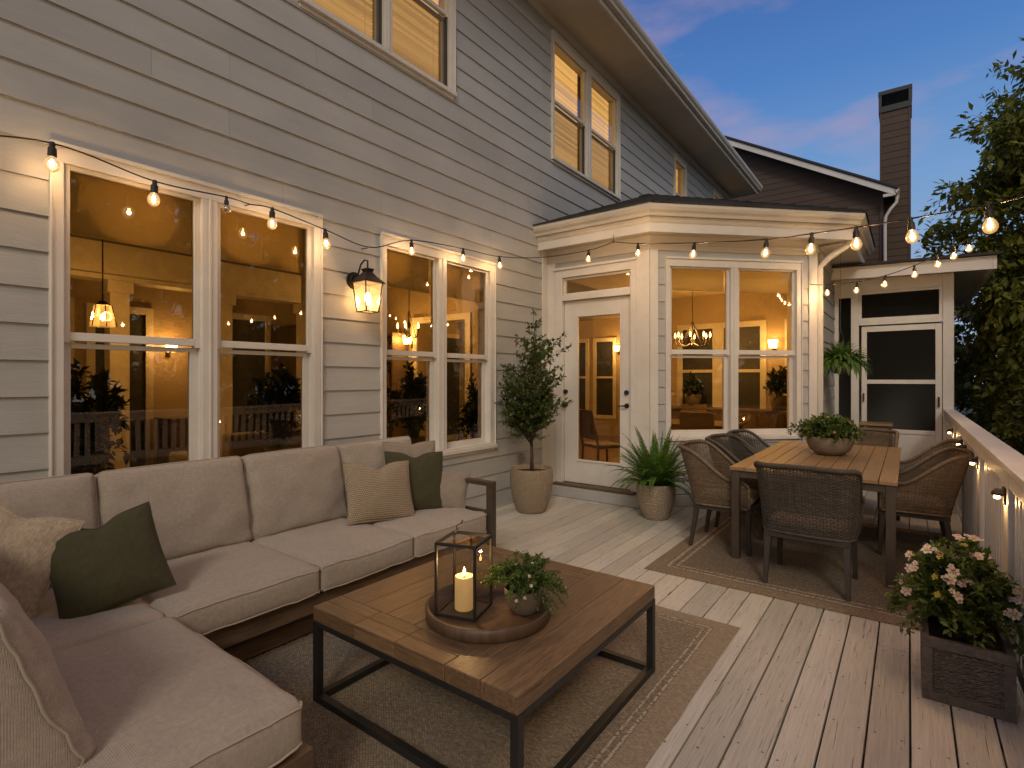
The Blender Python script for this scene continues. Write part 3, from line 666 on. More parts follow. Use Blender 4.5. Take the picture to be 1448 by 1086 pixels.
sweep(e, [(.001, 3.31), (.03, 3.31), (.022, 3.275), (.006, 3.255), (.001, 3.25)], path); e.build('bay_fascia', M['trim'], house)
e = MB(); vs = [(p[0], p[1], 3.17) for p in BW] + [(p[0], p[1], 3.17) for p in E0]
e.add(vs, [(0, 1, 5, 4), (1, 2, 6, 5), (2, 3, 7, 6)]); e.build('bay_soffit', M['soffit'], house)
# bay roof: three hip planes in courses of shingle
T = offs(BW, [.36, .36, .53]); pz = 3.44; sl = .38
def rz_(x, y): return pz + sl * min(y - T[0][1], ((y - x) - (T[1][1] - T[1][0])) * s7, T[2][0] - x)
rf = MB()
def roofplane(P0, P1, inn, lens):
    """courses parallel to the eave edge P0-P1; inn = inward unit normal"""
    n = 26; w = .145
    rr = random.Random(3)
    for k in range(n):
        a, b = k * w, (k + 1) * w
        def seg(dist):
            # clip the line at this distance to the region where this plane is the lowest
            pts = []
            for t in np.linspace(-3.5, 6.5, 1001):
                x = P0[0] + inn[0] * dist + (P1[0] - P0[0]) * t; y = P0[1] + inn[1] * dist + (P1[1] - P0[1]) * t
                if x < XM or y > 9.6: continue
                if abs(rz_(x, y) - (pz + sl * dist)) < 1e-3: pts.append((x, y))
            return (pts[0], pts[-1]) if len(pts) > 1 else None
        sa, sb = seg(a), seg(b - .0001)
        if not sa: break
        if not sb: sb = (sa[0], sa[0]) if False else None
        if not sb: break
        A0, A1 = Vector(sa[0]), Vector(sa[1]); B0, B1 = Vector(sb[0]), Vector(sb[1])
        z0, z1 = pz + sl * a + .014, pz + sl * b + .004
        m_ = max(1, int((A1 - A0).length / .3)); prev = 0
        ts = [0] + sorted(min(.98, max(.02, (i + rr.uniform(-.25, .25)) / m_)) for i in range(1, m_)) + [1]
        for i in range(len(ts) - 1):
            t0, t1 = ts[i], ts[i + 1]
            p, q, r, s_ = A0.lerp(A1, t0), A0.lerp(A1, t1), B0.lerp(B1, t1), B0.lerp(B1, t0)
            h = rr.uniform(0, .004)
            rf.add([(p.x, p.y, z0 + h), (q.x, q.y, z0 + h), (r.x, r.y, z1), (s_.x, s_.y, z1), (p.x, p.y, z0 - .018), (q.x, q.y, z0 - .018)], [(0, 1, 2, 3), (4, 5, 1, 0)])
roofplane(T[0], T[1], (0, 1), 0); roofplane(T[1], T[2], (-s7, s7), 0); roofplane(T[2], T[3], (-1, 0), 0)
rf.build('bay_roof', M['shingle'], house)
hc = MB()   # hip caps and the apron under the shingles
for a, dv in ((T[1], (-(s7), 1 + s7)), (T[2], (-1 - s7 * 0 - .0, .0))):
    pass
def hip(P, other):
    x0, y0 = P; pts = []
    k = 0
    while True:
        t = k * .2
        x, y = x0 + other[0] * t, y0 + other[1] * t
        if x < XM or y > 9.5 or k > 30: break
        pts.append((x, y, rz_(x, y) + .02)); k += 1
    for i in range(len(pts) - 1):
        hc.tube([pts[i], (pts[i + 1][0], pts[i + 1][1], pts[i + 1][2] - .012)], [.055, .05], 6, flat=.35)
hip(T[1], (-math.tan(R(22.5)), 1)); hip(T[2], (-1, math.tan(R(22.5))))
hc.build('hip_cap', M['shingle'], house)
# door with full glass, transom, threshold
c = MB()
c.fb(FA, .14, .245, .13, 2.90, .0, .030); c.fb(FA, 1.19, 1.2615, .13, 2.90, 0, .0302); c.fb(FA, .12, 1.27, 2.90, 2.93, 0, .05)
c.fb(FA, .2455, 1.1895, 2.80, 2.8995, 0, .028); c.fb(FA, .2455, 1.1895, 2.50, 2.57, -.08, .034)
c.fb(FA, .23, .2449, .13, 2.82, -.10, -.0005); c.fb(FA, 1.1905, 1.205, .13, 2.82, -.10, -.0005)
c.fb(FA, .246, 1.189, 2.571, 2.60, -.06, -.015); c.fb(FA, .246, 1.189, 2.77, 2.80, -.06, -.015)
c.fb(FA, .246, .275, 2.60, 2.77, -.06, -.015); c.fb(FA, 1.16, 1.189, 2.60, 2.77, -.06, -.015)
fr = c.build('door_frame', M['trim'], house, bevel=.003)
g_ = MB(); g_.fq(FA, [(.275, 2.60, -.035), (1.16, 2.60, -.035), (1.16, 2.77, -.035), (.275, 2.77, -.035)]); g_.build('transom_glass', M['glassbay'], fr)
c = MB()
c.fb(FA, .25, .425, .165, 2.495, -.07, -.022); c.fb(FA, 1.06, 1.185, .165, 2.495, -.07, -.022)
c.fb(FA, .4255, 1.0595, .165, .44, -.07, -.022); c.fb(FA, .4255, 1.0595, 2.31, 2.495, -.07, -.022)
for (a, b, z0, z1) in ((.4255, .45, .44, 2.31), (1.035, 1.0595, .44, 2.31), (.45, 1.035, .44, .465), (.45, 1.035, 2.285, 2.31)): c.fb(FA, a, b, z0, z1, -.06, -.012)
dr = c.build('door', M['trim'], house, bevel=.004)
g_ = MB(); g_.fq(FA, [(.45, .465, -.04), (1.035, .465, -.04), (1.035, 2.285, -.04), (.45, 2.285, -.04)]); g_.build('glass', M['glassbay'], dr)
hd = MB()
def knobat(u, z, lever):
    x, y = XM + u, 5.92 + .022
    hd.tube([(x, y + .0, z), (x, y - .012, z)], .030, 16); hd.tube([(x, y - .012, z), (x, y - .05, z)], .011, 10)
    if lever: hd.tube([(x, y - .05, z), (x - .02, y - .052, z), (x - .10, y - .05, z - .005)], [.011, .010, .007], 8)
    else: hd.lathe((x, y - .05, z), [(0, -.026), (.017, -.022), (.027, 0), (.017, .022), (0, .026)], 14)
knobat(1.125, 1.17, True); hd.build('door_handle', M['black'], dr); hd = MB(); knobat(.275, 1.16, False); hd.build('door_knob', M['black'], dr)
for u in (1.125, .275): hd = MB(); hd.tube([(XM + u, 5.942, 1.33), (XM + u, 5.915, 1.33)], .028, 16); hd.build('deadbolt', M['black'], dr)
c = MB(); c.fb(FA, .15, 1.27, .1305, .16, -.08, .12); c.build('threshold', M['sofawood'], house, bevel=.004)
# bay downspout
dsp = MB(); X2, Y2 = -.875, 7.50
dsp.tube([(-.52, 7.62, 3.34), (-.53, 7.60, 3.20), (-.60, 7.56, 3.10), (-.78, 7.52, 2.98), (X2, 7.50, 2.86), (X2, 7.50, .25), (X2 + .03, 7.50, .14), (X2 + .16, 7.47, .08)], .038, 8)
dsp.build('downspout', M['gutter'], house)

# ------------------------------------------------------------------ screened porch
c = MB()
def pf(u0, u1, z0, z1, n0=-.09, n1=0): c.fb(FP, u0, u1, z0, z1, n0, n1)
uX = lambda x: x + .922
pf(uX(-.917), uX(-.86), .0, 3.0); pf(uX(-.70), uX(-.60), .0, 3.0); pf(uX(-.5995), uX(.379), 2.79, 3.0); pf(uX(-.5995), uX(.379), 2.29, 2.36, -.09, .01)
pf(uX(.38), uX(.50), -.02, 3.0, -.12, .01); pf(uX(-.86), uX(-.70), 2.72, 3.0); pf(uX(-.86), uX(-.70), 0, .60); pf(uX(-.86), uX(-.70), .78, .83, -.07, -.01)
pf(uX(-.599), uX(.379), 2.36, 2.40, -.06, -.01); pf(uX(-.599), uX(.379), 2.75, 2.789, -.06, -.01)
pf(uX(-.599), uX(-.565), 2.40, 2.75, -.06, -.01); pf(uX(.34), uX(.379), 2.40, 2.75, -.06, -.01)
c.build('porch_wall', M['trim'], house, bevel=.003)
c = MB(); c.fq(FP, [(uX(-.86), .60, -.05), (uX(-.70), .60, -.05), (uX(-.70), 2.72, -.05), (uX(-.86), 2.72, -.05)])
c.fq(FP, [(uX(-.565), 2.40, -.04), (uX(.34), 2.40, -.04), (uX(.34), 2.75, -.04), (uX(-.565), 2.75, -.04)]); c.build('porch_screen', M['screen'], house)
c = MB()
pf(uX(-.567), uX(-.50), .03, 2.27, -.045, -.005); pf(uX(.30), uX(.372), .03, 2.27, -.045, -.005); pf(uX(-.4995), uX(.2995), 2.19, 2.27, -.045, -.005)
pf(uX(-.4995), uX(.2995), 1.42, 1.48, -.045, -.005); pf(uX(-.4995), uX(.2995), .70, .76, -.045, -.005); pf(uX(-.4995), uX(.2995), .03, .14, -.045, -.005)
pf(uX(-.4995), uX(.2995), .14, .70, -.035, -.018)
for a in (.345, ): pass
sdr = c.build('screen_door', M['trim'], house, bevel=.003)
c = MB(); c.fq(FP, [(uX(-.50), .76, -.025), (uX(.30), .76, -.025), (uX(.30), 1.42, -.025), (uX(-.50), 1.42, -.025)]); c.fq(FP, [(uX(-.50), 1.48, -.025), (uX(.30), 1.48, -.025), (uX(.30), 2.19, -.025), (uX(-.50), 2.19, -.025)])
c.build('insect_screen', M['screen'], sdr)
c = MB(); c.box(.326, .346, 9.47, 9.50, 1.10, 1.24); c.tube([(.336, 9.47, 1.12), (.336, 9.45, 1.13), (.336, 9.45, 1.21), (.336, 9.47, 1.22)], .006, 6)
c.build('door_handle', M['black'], sdr); c = MB(); c.box(-.545, -.53, 9.47, 9.50, 1.16, 1.28); c.build('hinge', M['black'], sdr)
# porch box: floor, side walls, back, roof
c = MB(); c.box(-.9, .5, 9.62, 13.4, -.06, 0); c.build('porch_floor', M['deck'], house)
c = MB(); c.box(.44, .50, 9.63, 13.4, 0, .9); c.box(-.96, -.90, 9.62, 13.4, 0, 3.0); c.box(-.9, .5, 13.4, 13.46, 0, 3.0); c.box(.44, .5, 13.25, 13.4, .9, 3.0); c.box(.44, .5, 11.4, 11.5, .9, 3.0); c.box(.44, .5, 9.63, 13.4, 2.85, 3.0); c.build('porch_side_wall', M['soffit'], house)
c = MB(); c.box(-.96, .86, 9.14, 13.9, 2.905, 2.925); c.build('porch_soffit', M['soffit'], house) if False else None
c = MB()
c.add([(-1.3, 9.15, 3.02), (.86, 9.15, 2.96), (.86, 13.9, 2.96), (-1.3, 13.9, 3.02), (-1.3, 9.15, 3.055), (.86, 9.15, 2.995), (.86, 13.9, 2.995), (-1.3, 13.9, 3.055)], [(3, 2, 1, 0), (4, 5, 6, 7), (0, 1, 5, 4), (1, 2, 6, 5), (2, 3, 7, 6)])
c.build('porch_soffit', M['soffit'], house)
c = MB()
c.add([(-1.3, 9.10, 2.96), (.86, 9.10, 2.90), (.86, 9.145, 2.90), (-1.3, 9.145, 2.96), (-1.3, 9.10, 3.13), (.86, 9.10, 3.07), (.86, 9.145, 3.07), (-1.3, 9.145, 3.13)], [(3, 2, 1, 0), (4, 5, 6, 7), (0, 1, 5, 4), (1, 2, 6, 5), (2, 3, 7, 6)])
c.box(.862, .90, 9.10, 13.9, 2.90, 3.07); c.build('porch_fascia', M['trim'], house)
c = MB(); c.add([(-1.3, 9.04, 3.135), (.94, 9.04, 3.075), (.94, 14, 3.075), (-1.3, 14, 3.135), (-1.3, 9.04, 3.165), (.94, 9.04, 3.105), (.94, 14, 3.105), (-1.3, 14, 3.165)], [(3, 2, 1, 0), (4, 5, 6, 7), (0, 1, 5, 4), (1, 2, 6, 5), (2, 3, 7, 6), (3, 0, 4, 7)]); c.build('porch_roof', M['shingle'], house)

# weatherproof outlet
o = MB(); F = FM
o.fb(F, 5.24, 5.34, .46, .58, .012, .03); o.fb(F, 5.255, 5.325, .475, .565, .031, .055); o.fb(F, 5.262, 5.285, .485, .555, .056, .07); o.fb(F, 5.295, 5.318, .485, .555, .056, .07)
tag(o.build('outdoor_outlet', M['outlet'], None, loc=(XM + .012, 5.29, .46), bevel=.003), 'small metal weatherproof outlet box on the siding behind the potted tree', 'outlet')

# ------------------------------------------------------------------ neighbour's brown house and chimney
nb = thing('neighbor_house', 'dark brown lap-sided house with gable roof and tall chimney beyond the porch', 'house', (-4, 20, -3))
F = (-.65, 20, -1, 0, 0, -1)   # u runs to -X
s = MB(); slope = .578
def topz(x): return 7.2 + (-.34 - x) * slope
k = 0
z = -3
while z < 13:
    # clip each course to the gable
    xr = -.65
    xl = -12
    zt = z + .2
    if topz(xr) < zt: xr_t = -.34 - (zt - 7.2) / slope
    else: xr_t = xr
    xr_b = xr if topz(xr) >= z else -.34 - (z - 7.2) / slope
    if xr_t < xl: break
    s.add([(xl, 19.984, z), (xr_b, 19.984, z), (xr_t, 19.997, zt), (xl, 19.997, zt), (xl, 20.01, z), (xr_b, 20.01, z)], [(0, 1, 2, 3), (4, 5, 1, 0)]); z += .2
s.build('wall', M['brownsiding'], nb)
s = MB(); s.add([(-.66, 19.99, -3), (-.66, 27, -3), (-.66, 27, 7.35), (-.66, 19.99, 7.35)], [(0, 1, 2, 3)]); s.build('side_wall', M['brownsiding'], nb)
s = MB(); s.box(-.72, -.62, 19.95, 20.06, -3, 7.25); s.build('corner_board', M['brownsiding'], nb)
s = MB()
for (y0, y1, zo, th) in ((19.55, 19.60, -.02, .19),):
    s.add([(-.32, y0, topz(-.32) + zo - th), (-12, y0, topz(-12) + zo - th), (-12, y0, topz(-12) + zo), (-.32, y0, topz(-.32) + zo), (-.32, y1, topz(-.32) + zo - th), (-12, y1, topz(-12) + zo - th), (-12, y1, topz(-12) + zo), (-.32, y1, topz(-.32) + zo)], [(0, 1, 2, 3), (4, 7, 6, 5), (0, 4, 5, 1), (0, 3, 7, 4)])
s.box(-.62, -.34, 19.56, 19.64, 6.98, 7.06)
s.build('rake_board', M['trim'], nb)
s = MB()
s.add([(-.28, 19.5, topz(-.28) + .0), (-12, 19.5, topz(-12)), (-12, 27, topz(-12)), (-.28, 27, topz(-.28)), (-.28, 19.5, topz(-.28) + .07), (-12, 19.5, topz(-12) + .07), (-12, 27, topz(-12) + .07), (-.28, 27, topz(-.28) + .07)], [(3, 2, 1, 0), (4, 5, 6, 7), (0, 1, 5, 4), (0, 4, 7, 3)]); s.build('roof', M['shingle'], nb)
s = MB(); sweep(s, [(o, 7.05 + z) for o, z in KG], [((-.34, 19.55), (1, 0)), ((-.34, 27), (1, 0))]); s.tube([(-.28, 19.9, 7.06), (-.30, 19.9, 6.85), (-.45, 19.85, 6.65), (-.56, 19.85, 6.45), (-.58, 19.85, 6.3), (-.58, 19.85, -3)], .045, 8); s.build('gutter', M['soffit'], nb)
s = MB(); x0, x1, y0, y1 = -.72, .03, 20.6, 21.6
z = -3
while z < 9.95:
    zt = min(z + .22, 9.95)
    for F in ((x0, y0, 1, 0, 0, -1), (x1, y0, 0, 1, 1, 0), (x0, y1, 0, -1, -1, 0)):
        l = (x1 - x0) if F[2] else (y1 - y0)
        s.fq(F, [(0, z, .016), (l, z, .016), (l, zt, .003), (0, zt, .003)]); s.fq(F, [(0, z, 0), (l, z, 0), (l, z, .016), (0, z, .016)])
    z += .22
for a in (x0 - .02, x1 - .03): s.box(a, a + .055, y0 - .022, y0 + .05, -3, 9.95)
ch = s.build('chimney', M['brownsiding'], nb)
s = MB(); s.box(x0 - .05, x1 + .05, y0 - .05, y1, 9.951, 10.13)
for a in (x0 - .04, x0 + .62): pass
for (a, b) in ((x0 - .05, y0 - .05), (x1 - .03, y0 - .05), (x0 - .05, y1 - .08), (x1 - .03, y1 - .08)): s.box(a, a + .08, b, b + .08, 10.131, 10.5)
s.box(x0 + .2, x1 - .2, y0 + .3, y1 - .3, 10.131, 10.27)
s.box(x0 - .06, x1 + .06, y0 - .06, y1 + .02, 10.501, 10.62); s.build('chimney_cap', M['flash'], ch)
# low lean-to roof of the neighbour's house seen over the bay
s = MB(); s.box(-2.6, -1.0, 17.3, 19.9, 5.45, 5.50); s.box(-2.6, -1.0, 17.25, 17.30, 5.33, 5.505); s.build('porch_roof', M['soffit'], nb)
s = MB(); s.box(-2.55, -1.05, 17.4, 19.95, 3.2, 5.32); s.build('enclosed_porch', M['brownsiding'], nb)

# ------------------------------------------------------------------ railing
rail = thing('railing', 'white painted deck railing with flat cap, posts and narrow balusters', 'railing', (.43, 5, 0))
c = MB(); c.box(.385, .515, -2.6, 9.49, 1.035, 1.07); c.build('top_rail', M['trim'], rail, bevel=.004)
c = MB(); c.box(.400, .425, -2.6, 9.49, .95, 1.034); c.box(.43, .465, -2.6, 9.49, .95, 1.034); c.box(.415, .46, -2.6, 9.49, .07, .15); c.build('side_rail', M['trim'], rail, bevel=.003)
c = MB(); c.box(.398, .435, 0 - .09, 0 + .09, .02, 1.033); c.box(.375, .440, -.075, .075, 0, .019)
c.box(.436, .53, -.045, .045, -.2, 1.033)
post = c.build('post', M['trim'], rail, bevel=.003, world=False); post.location = Vector((0, 0, 0)) - rail.location
rl = [2.36, 3.70, 5.04, 6.38, 7.72, 9.1, 1.02, -.32, -1.66]
for i, y in enumerate(rl):
    p = post if i == 0 else post.copy()
    if i: col.objects.link(p); p.parent = rail
    p.location = Vector((0, y, 0)) - rail.location
c = MB(); c.box(.418, .454, -.024, .024, .151, .949)
bal = None; y = -2.5; cnt = 0
while y < 9.45:
    if min(abs(y - q) for q in rl) > .10:
        if bal is None: bal = c.build('baluster', M['trim'], rail, world=False); p = bal
        else: p = bal.copy(); col.objects.link(p); p.parent = rail
        p.location = Vector((0, y, 0)) - rail.location; cnt += 1
    y += .108
# small step lights on the posts
labs = ['half-round step light on the railing behind the flower planter', 'half-round step light on the railing beside the nearer right-hand wicker chair',
        'half-round step light on the railing beside the far right wicker chair', 'half-round step light on the railing nearest the screen door']
for i, y in enumerate((3.70, 5.04, 6.38, 7.72)):
    t = thing('step_light', labs[i], 'light', (.397, y, .56 + .37), 0, 'step lights on the railing')
    c = MB(); hz = .90
    c.box(.388, .397, y - .03, y + .03, hz - .045, hz + .04)
    vs = []; n = 12
    for r_, zz in ((.0, .035), (.03, .030), (.045, .012), (.047, 0), (.040, -.002)):
        for j in range(n + 1):
            a = math.pi * j / n; vs.append((.388 - math.sin(a) * r_, y + math.cos(a) * r_, hz + zz))
    fs = [(i2 * (n + 1) + j, i2 * (n + 1) + j + 1, (i2 + 1) * (n + 1) + j + 1, (i2 + 1) * (n + 1) + j) for i2 in range(4) for j in range(n)]
    c.add(vs, fs); c.build('housing', M['bronze'], t, smooth=False)
    c = MB(); c.lathe((.366, y, hz - .012), [(0, -.012), (.012, -.008), (.015, 0), (.012, .008), (0, .012)], 10); c.build('lens', M['lampglow'], t, smooth=True)
    light('step_lamp', (.366, y, hz - .035), .85, t, .010)

# ================================================================== FURNITURE
rg = MB()
def rug(name, x0, x1, y0, y1, m, label, cat='rug'):
    cx, cy = (x0 + x1) / 2, (y0 + y1) / 2; nx, ny = 40, 60; b = MB(); vs = []
    rr = random.Random(len(label))
    for j in range(ny + 1):
        for i in range(nx + 1):
            u, v = i / nx, j / ny; x, y = x0 + (x1 - x0) * u, y0 + (y1 - y0) * v
            ex = .004 * mnoise.noise(Vector((x * 3, y * 3, 2)))
            e = i in (0, nx) or j in (0, ny)
            vs.append((x + (ex if i in (0, nx) else 0), y + (ex if j in (0, ny) else 0), .004 if e else .014 + .0025 * mnoise.noise(Vector((x * 4, y * 4, 0)))))
    fs = [(j * (nx + 1) + i, j * (nx + 1) + i + 1, (j + 1) * (nx + 1) + i + 1, (j + 1) * (nx + 1) + i) for j in range(ny) for i in range(nx)]
    b.add(vs, fs); o = b.build(name, m, None, smooth=True, loc=(cx, cy, 0)); tag(o, label, cat, 'outdoor rugs'); return o
rug('outdoor_rug', -2.95, -.81, -.7, 3.37, rugmat('woven_jute_rug', 1.07, 2.035, (.70, .55, .38), (.40, .305, .205), (.70, .60, .46), .13, .165, .006, 46), 'flat woven brown jute rug under the coffee table and sofa')
rug('outdoor_rug', -1.67, .38, 3.97, 6.58, rugmat('patterned_dining_rug', 1.025, 1.305, (.56, .42, .27), (.25, .175, .11), (.66, .56, .42), .14, .20, .014, 40), 'darker bordered rug under the wicker dining set')

def cushion_mb(sx, sy, sz, r, puff, seed, n=22, wr=.006, crown=None, pipe=True):
    """soft box centred at the origin; returns body and piping"""
    hx, hy, hz = sx / 2, sy / 2, sz / 2; key = {}; vs = []; fs = []
    def warp(t): return math.copysign(1 - (1 - abs(t)) ** 1.5, t)
    def pt(u, v, w):
        q = Vector((u * hx, v * hy, w * hz))
        inn = Vector((max(-hx + r, min(hx - r, q.x)), max(-hy + r, min(hy - r, q.y)), max(-hz + r, min(hz - r, q.z))))
        dd = q - inn
        p = inn + (dd.normalized() * r if dd.length > 1e-9 else dd)
        k = (1 - u * u) * (1 - v * v)
        top = max(0, p.z / hz)
        if p.z > 0: p.z += puff * k ** .55 * top
        else: p.z -= puff * .35 * k ** .7 * (-p.z / hz)
        sb = .012 * (1 - w * w)
        p.x += math.copysign(sb * (1 - v * v), u) if abs(u) > .9 else 0
        p.y += math.copysign(sb * (1 - u * u), v) if abs(v) > .9 else 0
        nn = Vector((p.x * 7 + seed * 3.1, p.y * 7 - seed, p.z * 7 + seed))
        a = wr * mnoise.noise(nn) + wr * .6 * mnoise.noise(nn * 2.3)
        # radial tension folds near the corners
        c = (abs(u) * abs(v)) ** 2.5
        ang = math.atan2(hy - abs(p.y), hx - abs(p.x) + 1e-6)
        a += c * .007 * math.sin(ang * 11 + seed) + wr * .55 * (1 - abs(mnoise.noise(Vector((p.x * 4.5 + seed, p.y * 9, seed)))) * 3) * (abs(u) ** 3)
        p.z += a * (1 if p.z > 0 else -1)
        return p
    def vid(u, v, w):
        k = (round(u, 5), round(v, 5), round(w, 5))
        if k not in key: key[k] = len(vs); vs.append(pt(*k))
        return key[k]
    T_ = [warp(-1 + 2 * i / n) for i in range(n + 1)]; Z_ = [warp(-1 + 2 * i / 8) for i in range(9)]
    def face(f, A, B):
        for i in range(len(A) - 1):
            for j in range(len(B) - 1):
                fs.append((vid(*f(A[i], B[j])), vid(*f(A[i + 1], B[j])), vid(*f(A[i + 1], B[j + 1])), vid(*f(A[i], B[j + 1]))))
    face(lambda a, b: (a, b, 1), T_, T_); face(lambda a, b: (b, a, -1), T_, T_)
    face(lambda a, b: (a, -1, b), T_, Z_); face(lambda a, b: (-a, 1, b), T_, Z_)
    face(lambda a, b: (1, a, b), T_, Z_); face(lambda a, b: (-1, -a, b), T_, Z_)
    body = MB().add(vs, fs); pp = MB()
    if pipe:
        for w in (.78, -.78):
            loop = []
            for (au, av, bu, bv) in ((-1, -1, 1, -1), (1, -1, 1, 1), (1, 1, -1, 1), (-1, 1, -1, -1)):
                for i in range(n):
                    t = warp(-1 + 2 * i / n) * .5 + .5; p = pt(au + (bu - au) * t, av + (bv - av) * t, w); loop.append(p)
            cx = Vector((0, 0, 0)); loop = [Vector((p.x * 1.003, p.y * 1.003, p.z)) for p in loop]; loop.append(loop[0])
            pp.tube(loop, .0042, 6, caps=False)
    return body, pp
def tf(mb, Mx): mb.v = [tuple(Mx @ Vector(v)) for v in mb.v]; return mb
sofa = thing('sectional_sofa', 'L-shaped outdoor sectional with oatmeal cushions on a dark wood frame under the windows', 'sofa', (-3.0, 1.5, 0))
def put_cushion(name, c, size, Mrot, seed, r=.030, puff=.024, wr=.007):
    b, p = cushion_mb(*size, r, puff, seed, wr=wr); Mx = Matrix.Translation(c) @ Mrot
    o = tf(b, Mx).build(name, M['cushion'], sofa, smooth=True); tf(p, Mx).build('piping', M['piping'], o, smooth=True)
I4 = Matrix.Identity(4); RX = lambda a: Matrix.Rotation(R(a), 4, 'X'); RY = lambda a: Matrix.Rotation(R(a), 4, 'Y'); RZ = lambda a: Matrix.Rotation(R(a), 4, 'Z')
zc = .375
put_cushion('seat_cushion', (-3.015, 1.352, zc), (.79, .758, .165), I4, 1)
put_cushion('seat_cushion', (-3.015, 2.082, zc), (.79, .692, .165), I4, 2)
put_cushion('seat_cushion', (-3.015, 2.812, zc), (.79, .755, .165), I4, 3)
put_cushion('seat_cushion', (-3.015, .585, zc), (.79, .765, .165), I4, 4)
put_cushion('seat_cushion', (-2.09, .575, zc), (1.045, .80, .170), I4, 5, puff=.028)
# back cushions: thickness along local z, turned to face the seat and leaning back
def back(c, wdt, hgt, face, lean, seed, thick=.20):
    # local z (puffed face) -> horizontal facing direction; local y -> up
    m = RZ(face) @ RY(90 - lean) @ RZ(90)   # local z to +X tilted up
    put_cushion('back_cushion', c, (wdt, hgt, thick), m, seed, r=.036, puff=.050, wr=.013)
for i, (a, b) in enumerate(((.20, .94), (.95, 1.735), (1.745, 2.465), (2.475, 3.20))):
    back((-3.53, (a + b) / 2, .70), b - a, .56, 0, 14, 11 + i)
back((-2.19, .255, .66), .88, .52, 90, 21, 21, .27)
back((-3.02, .27, .68), .80, .50, 90, 15, 22, .20)
w = MB()
w.box(-3.74, -2.70, .0 + .05, 3.24, .245, .29)
w.box(-2.705, -2.655, 1.0, 3.205, .19, .289); w.box(-3.77, -3.741, .0, 3.27, .10, .72)
w.box(-2.66, -1.61, .10, 1.0, .245, .2895); w.box(-2.654, -1.60, .955, 1.005, .19, .2885); w.box(-1.605, -1.560, .06, 1.004, .19, .2888)
w.box(-2.80, -2.77, 1.01, 3.2, .03, .185); w.box(-2.77, -1.72, .86, .89, .03, .185); w.box(-1.74, -1.71, .10, .85, .03, .185)
w.box(-3.74, -1.60, -.02, .049, .10, .62)
w.build('base_frame', M['sofawood'], sofa, bevel=.003)
for (a, b) in ((-2.70, 1.02), (-1.64, .96), (-1.64, .08), (-3.70, 3.18), (-3.70, .05)):
    lg = MB(); lg.box(a - .025, a + .025, b - .025, b + .025, .014, .19); lg.build('leg', M['sofawood'], sofa, bevel=.002)
w = MB(); w.box(-3.72, -2.60, 3.21, 3.27, .655, .69); w.box(-2.655, -2.60, 3.2105, 3.2695, .014, .6545); w.box(-3.72, -3.67, 3.2105, 3.2695, .014, .6545); w.box(-3.669, -2.656, 3.22, 3.26, .20, .28)
w.box(-3.669, -2.656, 3.225, 3.255, .42, .46)
w.build('armrest', M['greymetal'], sofa, bevel=.003)

def pillow(name, m, c, size, face, lean, roll, thick, seed, label, group, dent=.0, pinch=.055, height=None):
    n = 40; mb = MB(); hx, hz = size / 2, (height or size) / 2; vs = []; fs = []
    for side in (1, -1):
        o = len(vs)
        for j in range(n + 1):
            for i in range(n + 1):
                u, v = -1 + 2 * i / n, -1 + 2 * j / n
                x = hx * u * (1 - pinch * (1 - v * v)); z = hz * v * (1 - pinch * (1 - u * u))
                if v > 0: z -= dent * math.exp(-(u / .28) ** 2) * v * v; 
                k = max(0, (1 - u ** 2)) ** .55 * max(0, (1 - v ** 2)) ** .5
                y = thick / 2 * k * (1 + .12 * mnoise.noise(Vector((u * 1.5 + seed, v * 1.5, side))))
                # creases fanning from the corners and the dent
                cc = (abs(u) * abs(v)) ** 2.2
                y += .010 * cc * (1 - abs(u) ** 8) * (1 - abs(v) ** 8) * math.sin(math.atan2(1 - abs(v), 1 - abs(u) + .01) * 9 + seed)
                if dent: y -= .35 * thick * math.exp(-(u / .13) ** 2) * math.exp(-((v - 1) / .45) ** 2) * k * side if side < 0 else 0; 
                if dent: y *= 1 - .45 * math.exp(-(u / .14) ** 2) * math.exp(-((v - 1) / .4) ** 2)
                y += .006 * mnoise.noise(Vector((u * 3 + seed, v * 3, side * 5))) * k
                vs.append((x, -side * y, z))
        for j in range(n):
            for i in range(n):
                a = o + j * (n + 1) + i; q = (a, a + 1, a + n + 2, a + n + 1)
                fs.append(q if side > 0 else q[::-1])
    mb.add(vs, fs)
    o = mb.build(name, m, None, smooth=True, world=False)
    o.matrix_world = Matrix.Translation(c) @ RZ(face) @ RX(-lean) @ RY(roll)
    loop = []
    for (au, av, bu, bv) in ((-1, -1, 1, -1), (1, -1, 1, 1), (1, 1, -1, 1), (-1, 1, -1, -1)):
        for i in range(24):
            t = i / 24; u, v = au + (bu - au) * t, av + (bv - av) * t
            x = hx * u * (1 - pinch * (1 - v * v)); z = hz * v * (1 - pinch * (1 - u * u))
            if v > 0: z -= dent * math.exp(-(u / .28) ** 2) * v * v
            loop.append((x, 0, z))
    loop.append(loop[0])
    MB().tube(loop, .0045, 6, caps=False).build('piping', m, o, smooth=True, world=False)
    tag(o, label, 'pillow', group); return o
PG = 'throw pillows on the sofa'
pillow('throw_pillow', M['boucle'], (-3.12, .50, .71), .46, 56, 20, 18, .15, 1, 'nubby cream pillow in the sofa corner behind the olive one', PG, .03)
pillow('throw_pillow', M['olive'], (-2.92, .835, .662), .42, 70, 24, -15, .15, 2, 'olive green pillow leaning in the corner of the sofa beside the chaise', PG, .035)
pillow('throw_pillow', M['knit'], (-3.10, 2.53, .675), .50, 72, 24, 3, .17, 3, 'ribbed cream knit pillow in front of another olive pillow near the armrest', PG, .05, height=.44)
pillow('throw_pillow', M['olive'], (-3.12, 2.90, .685), .48, 66, 20, 4, .16, 4, 'olive green pillow at the armrest end behind the ribbed knit one', PG, .04)
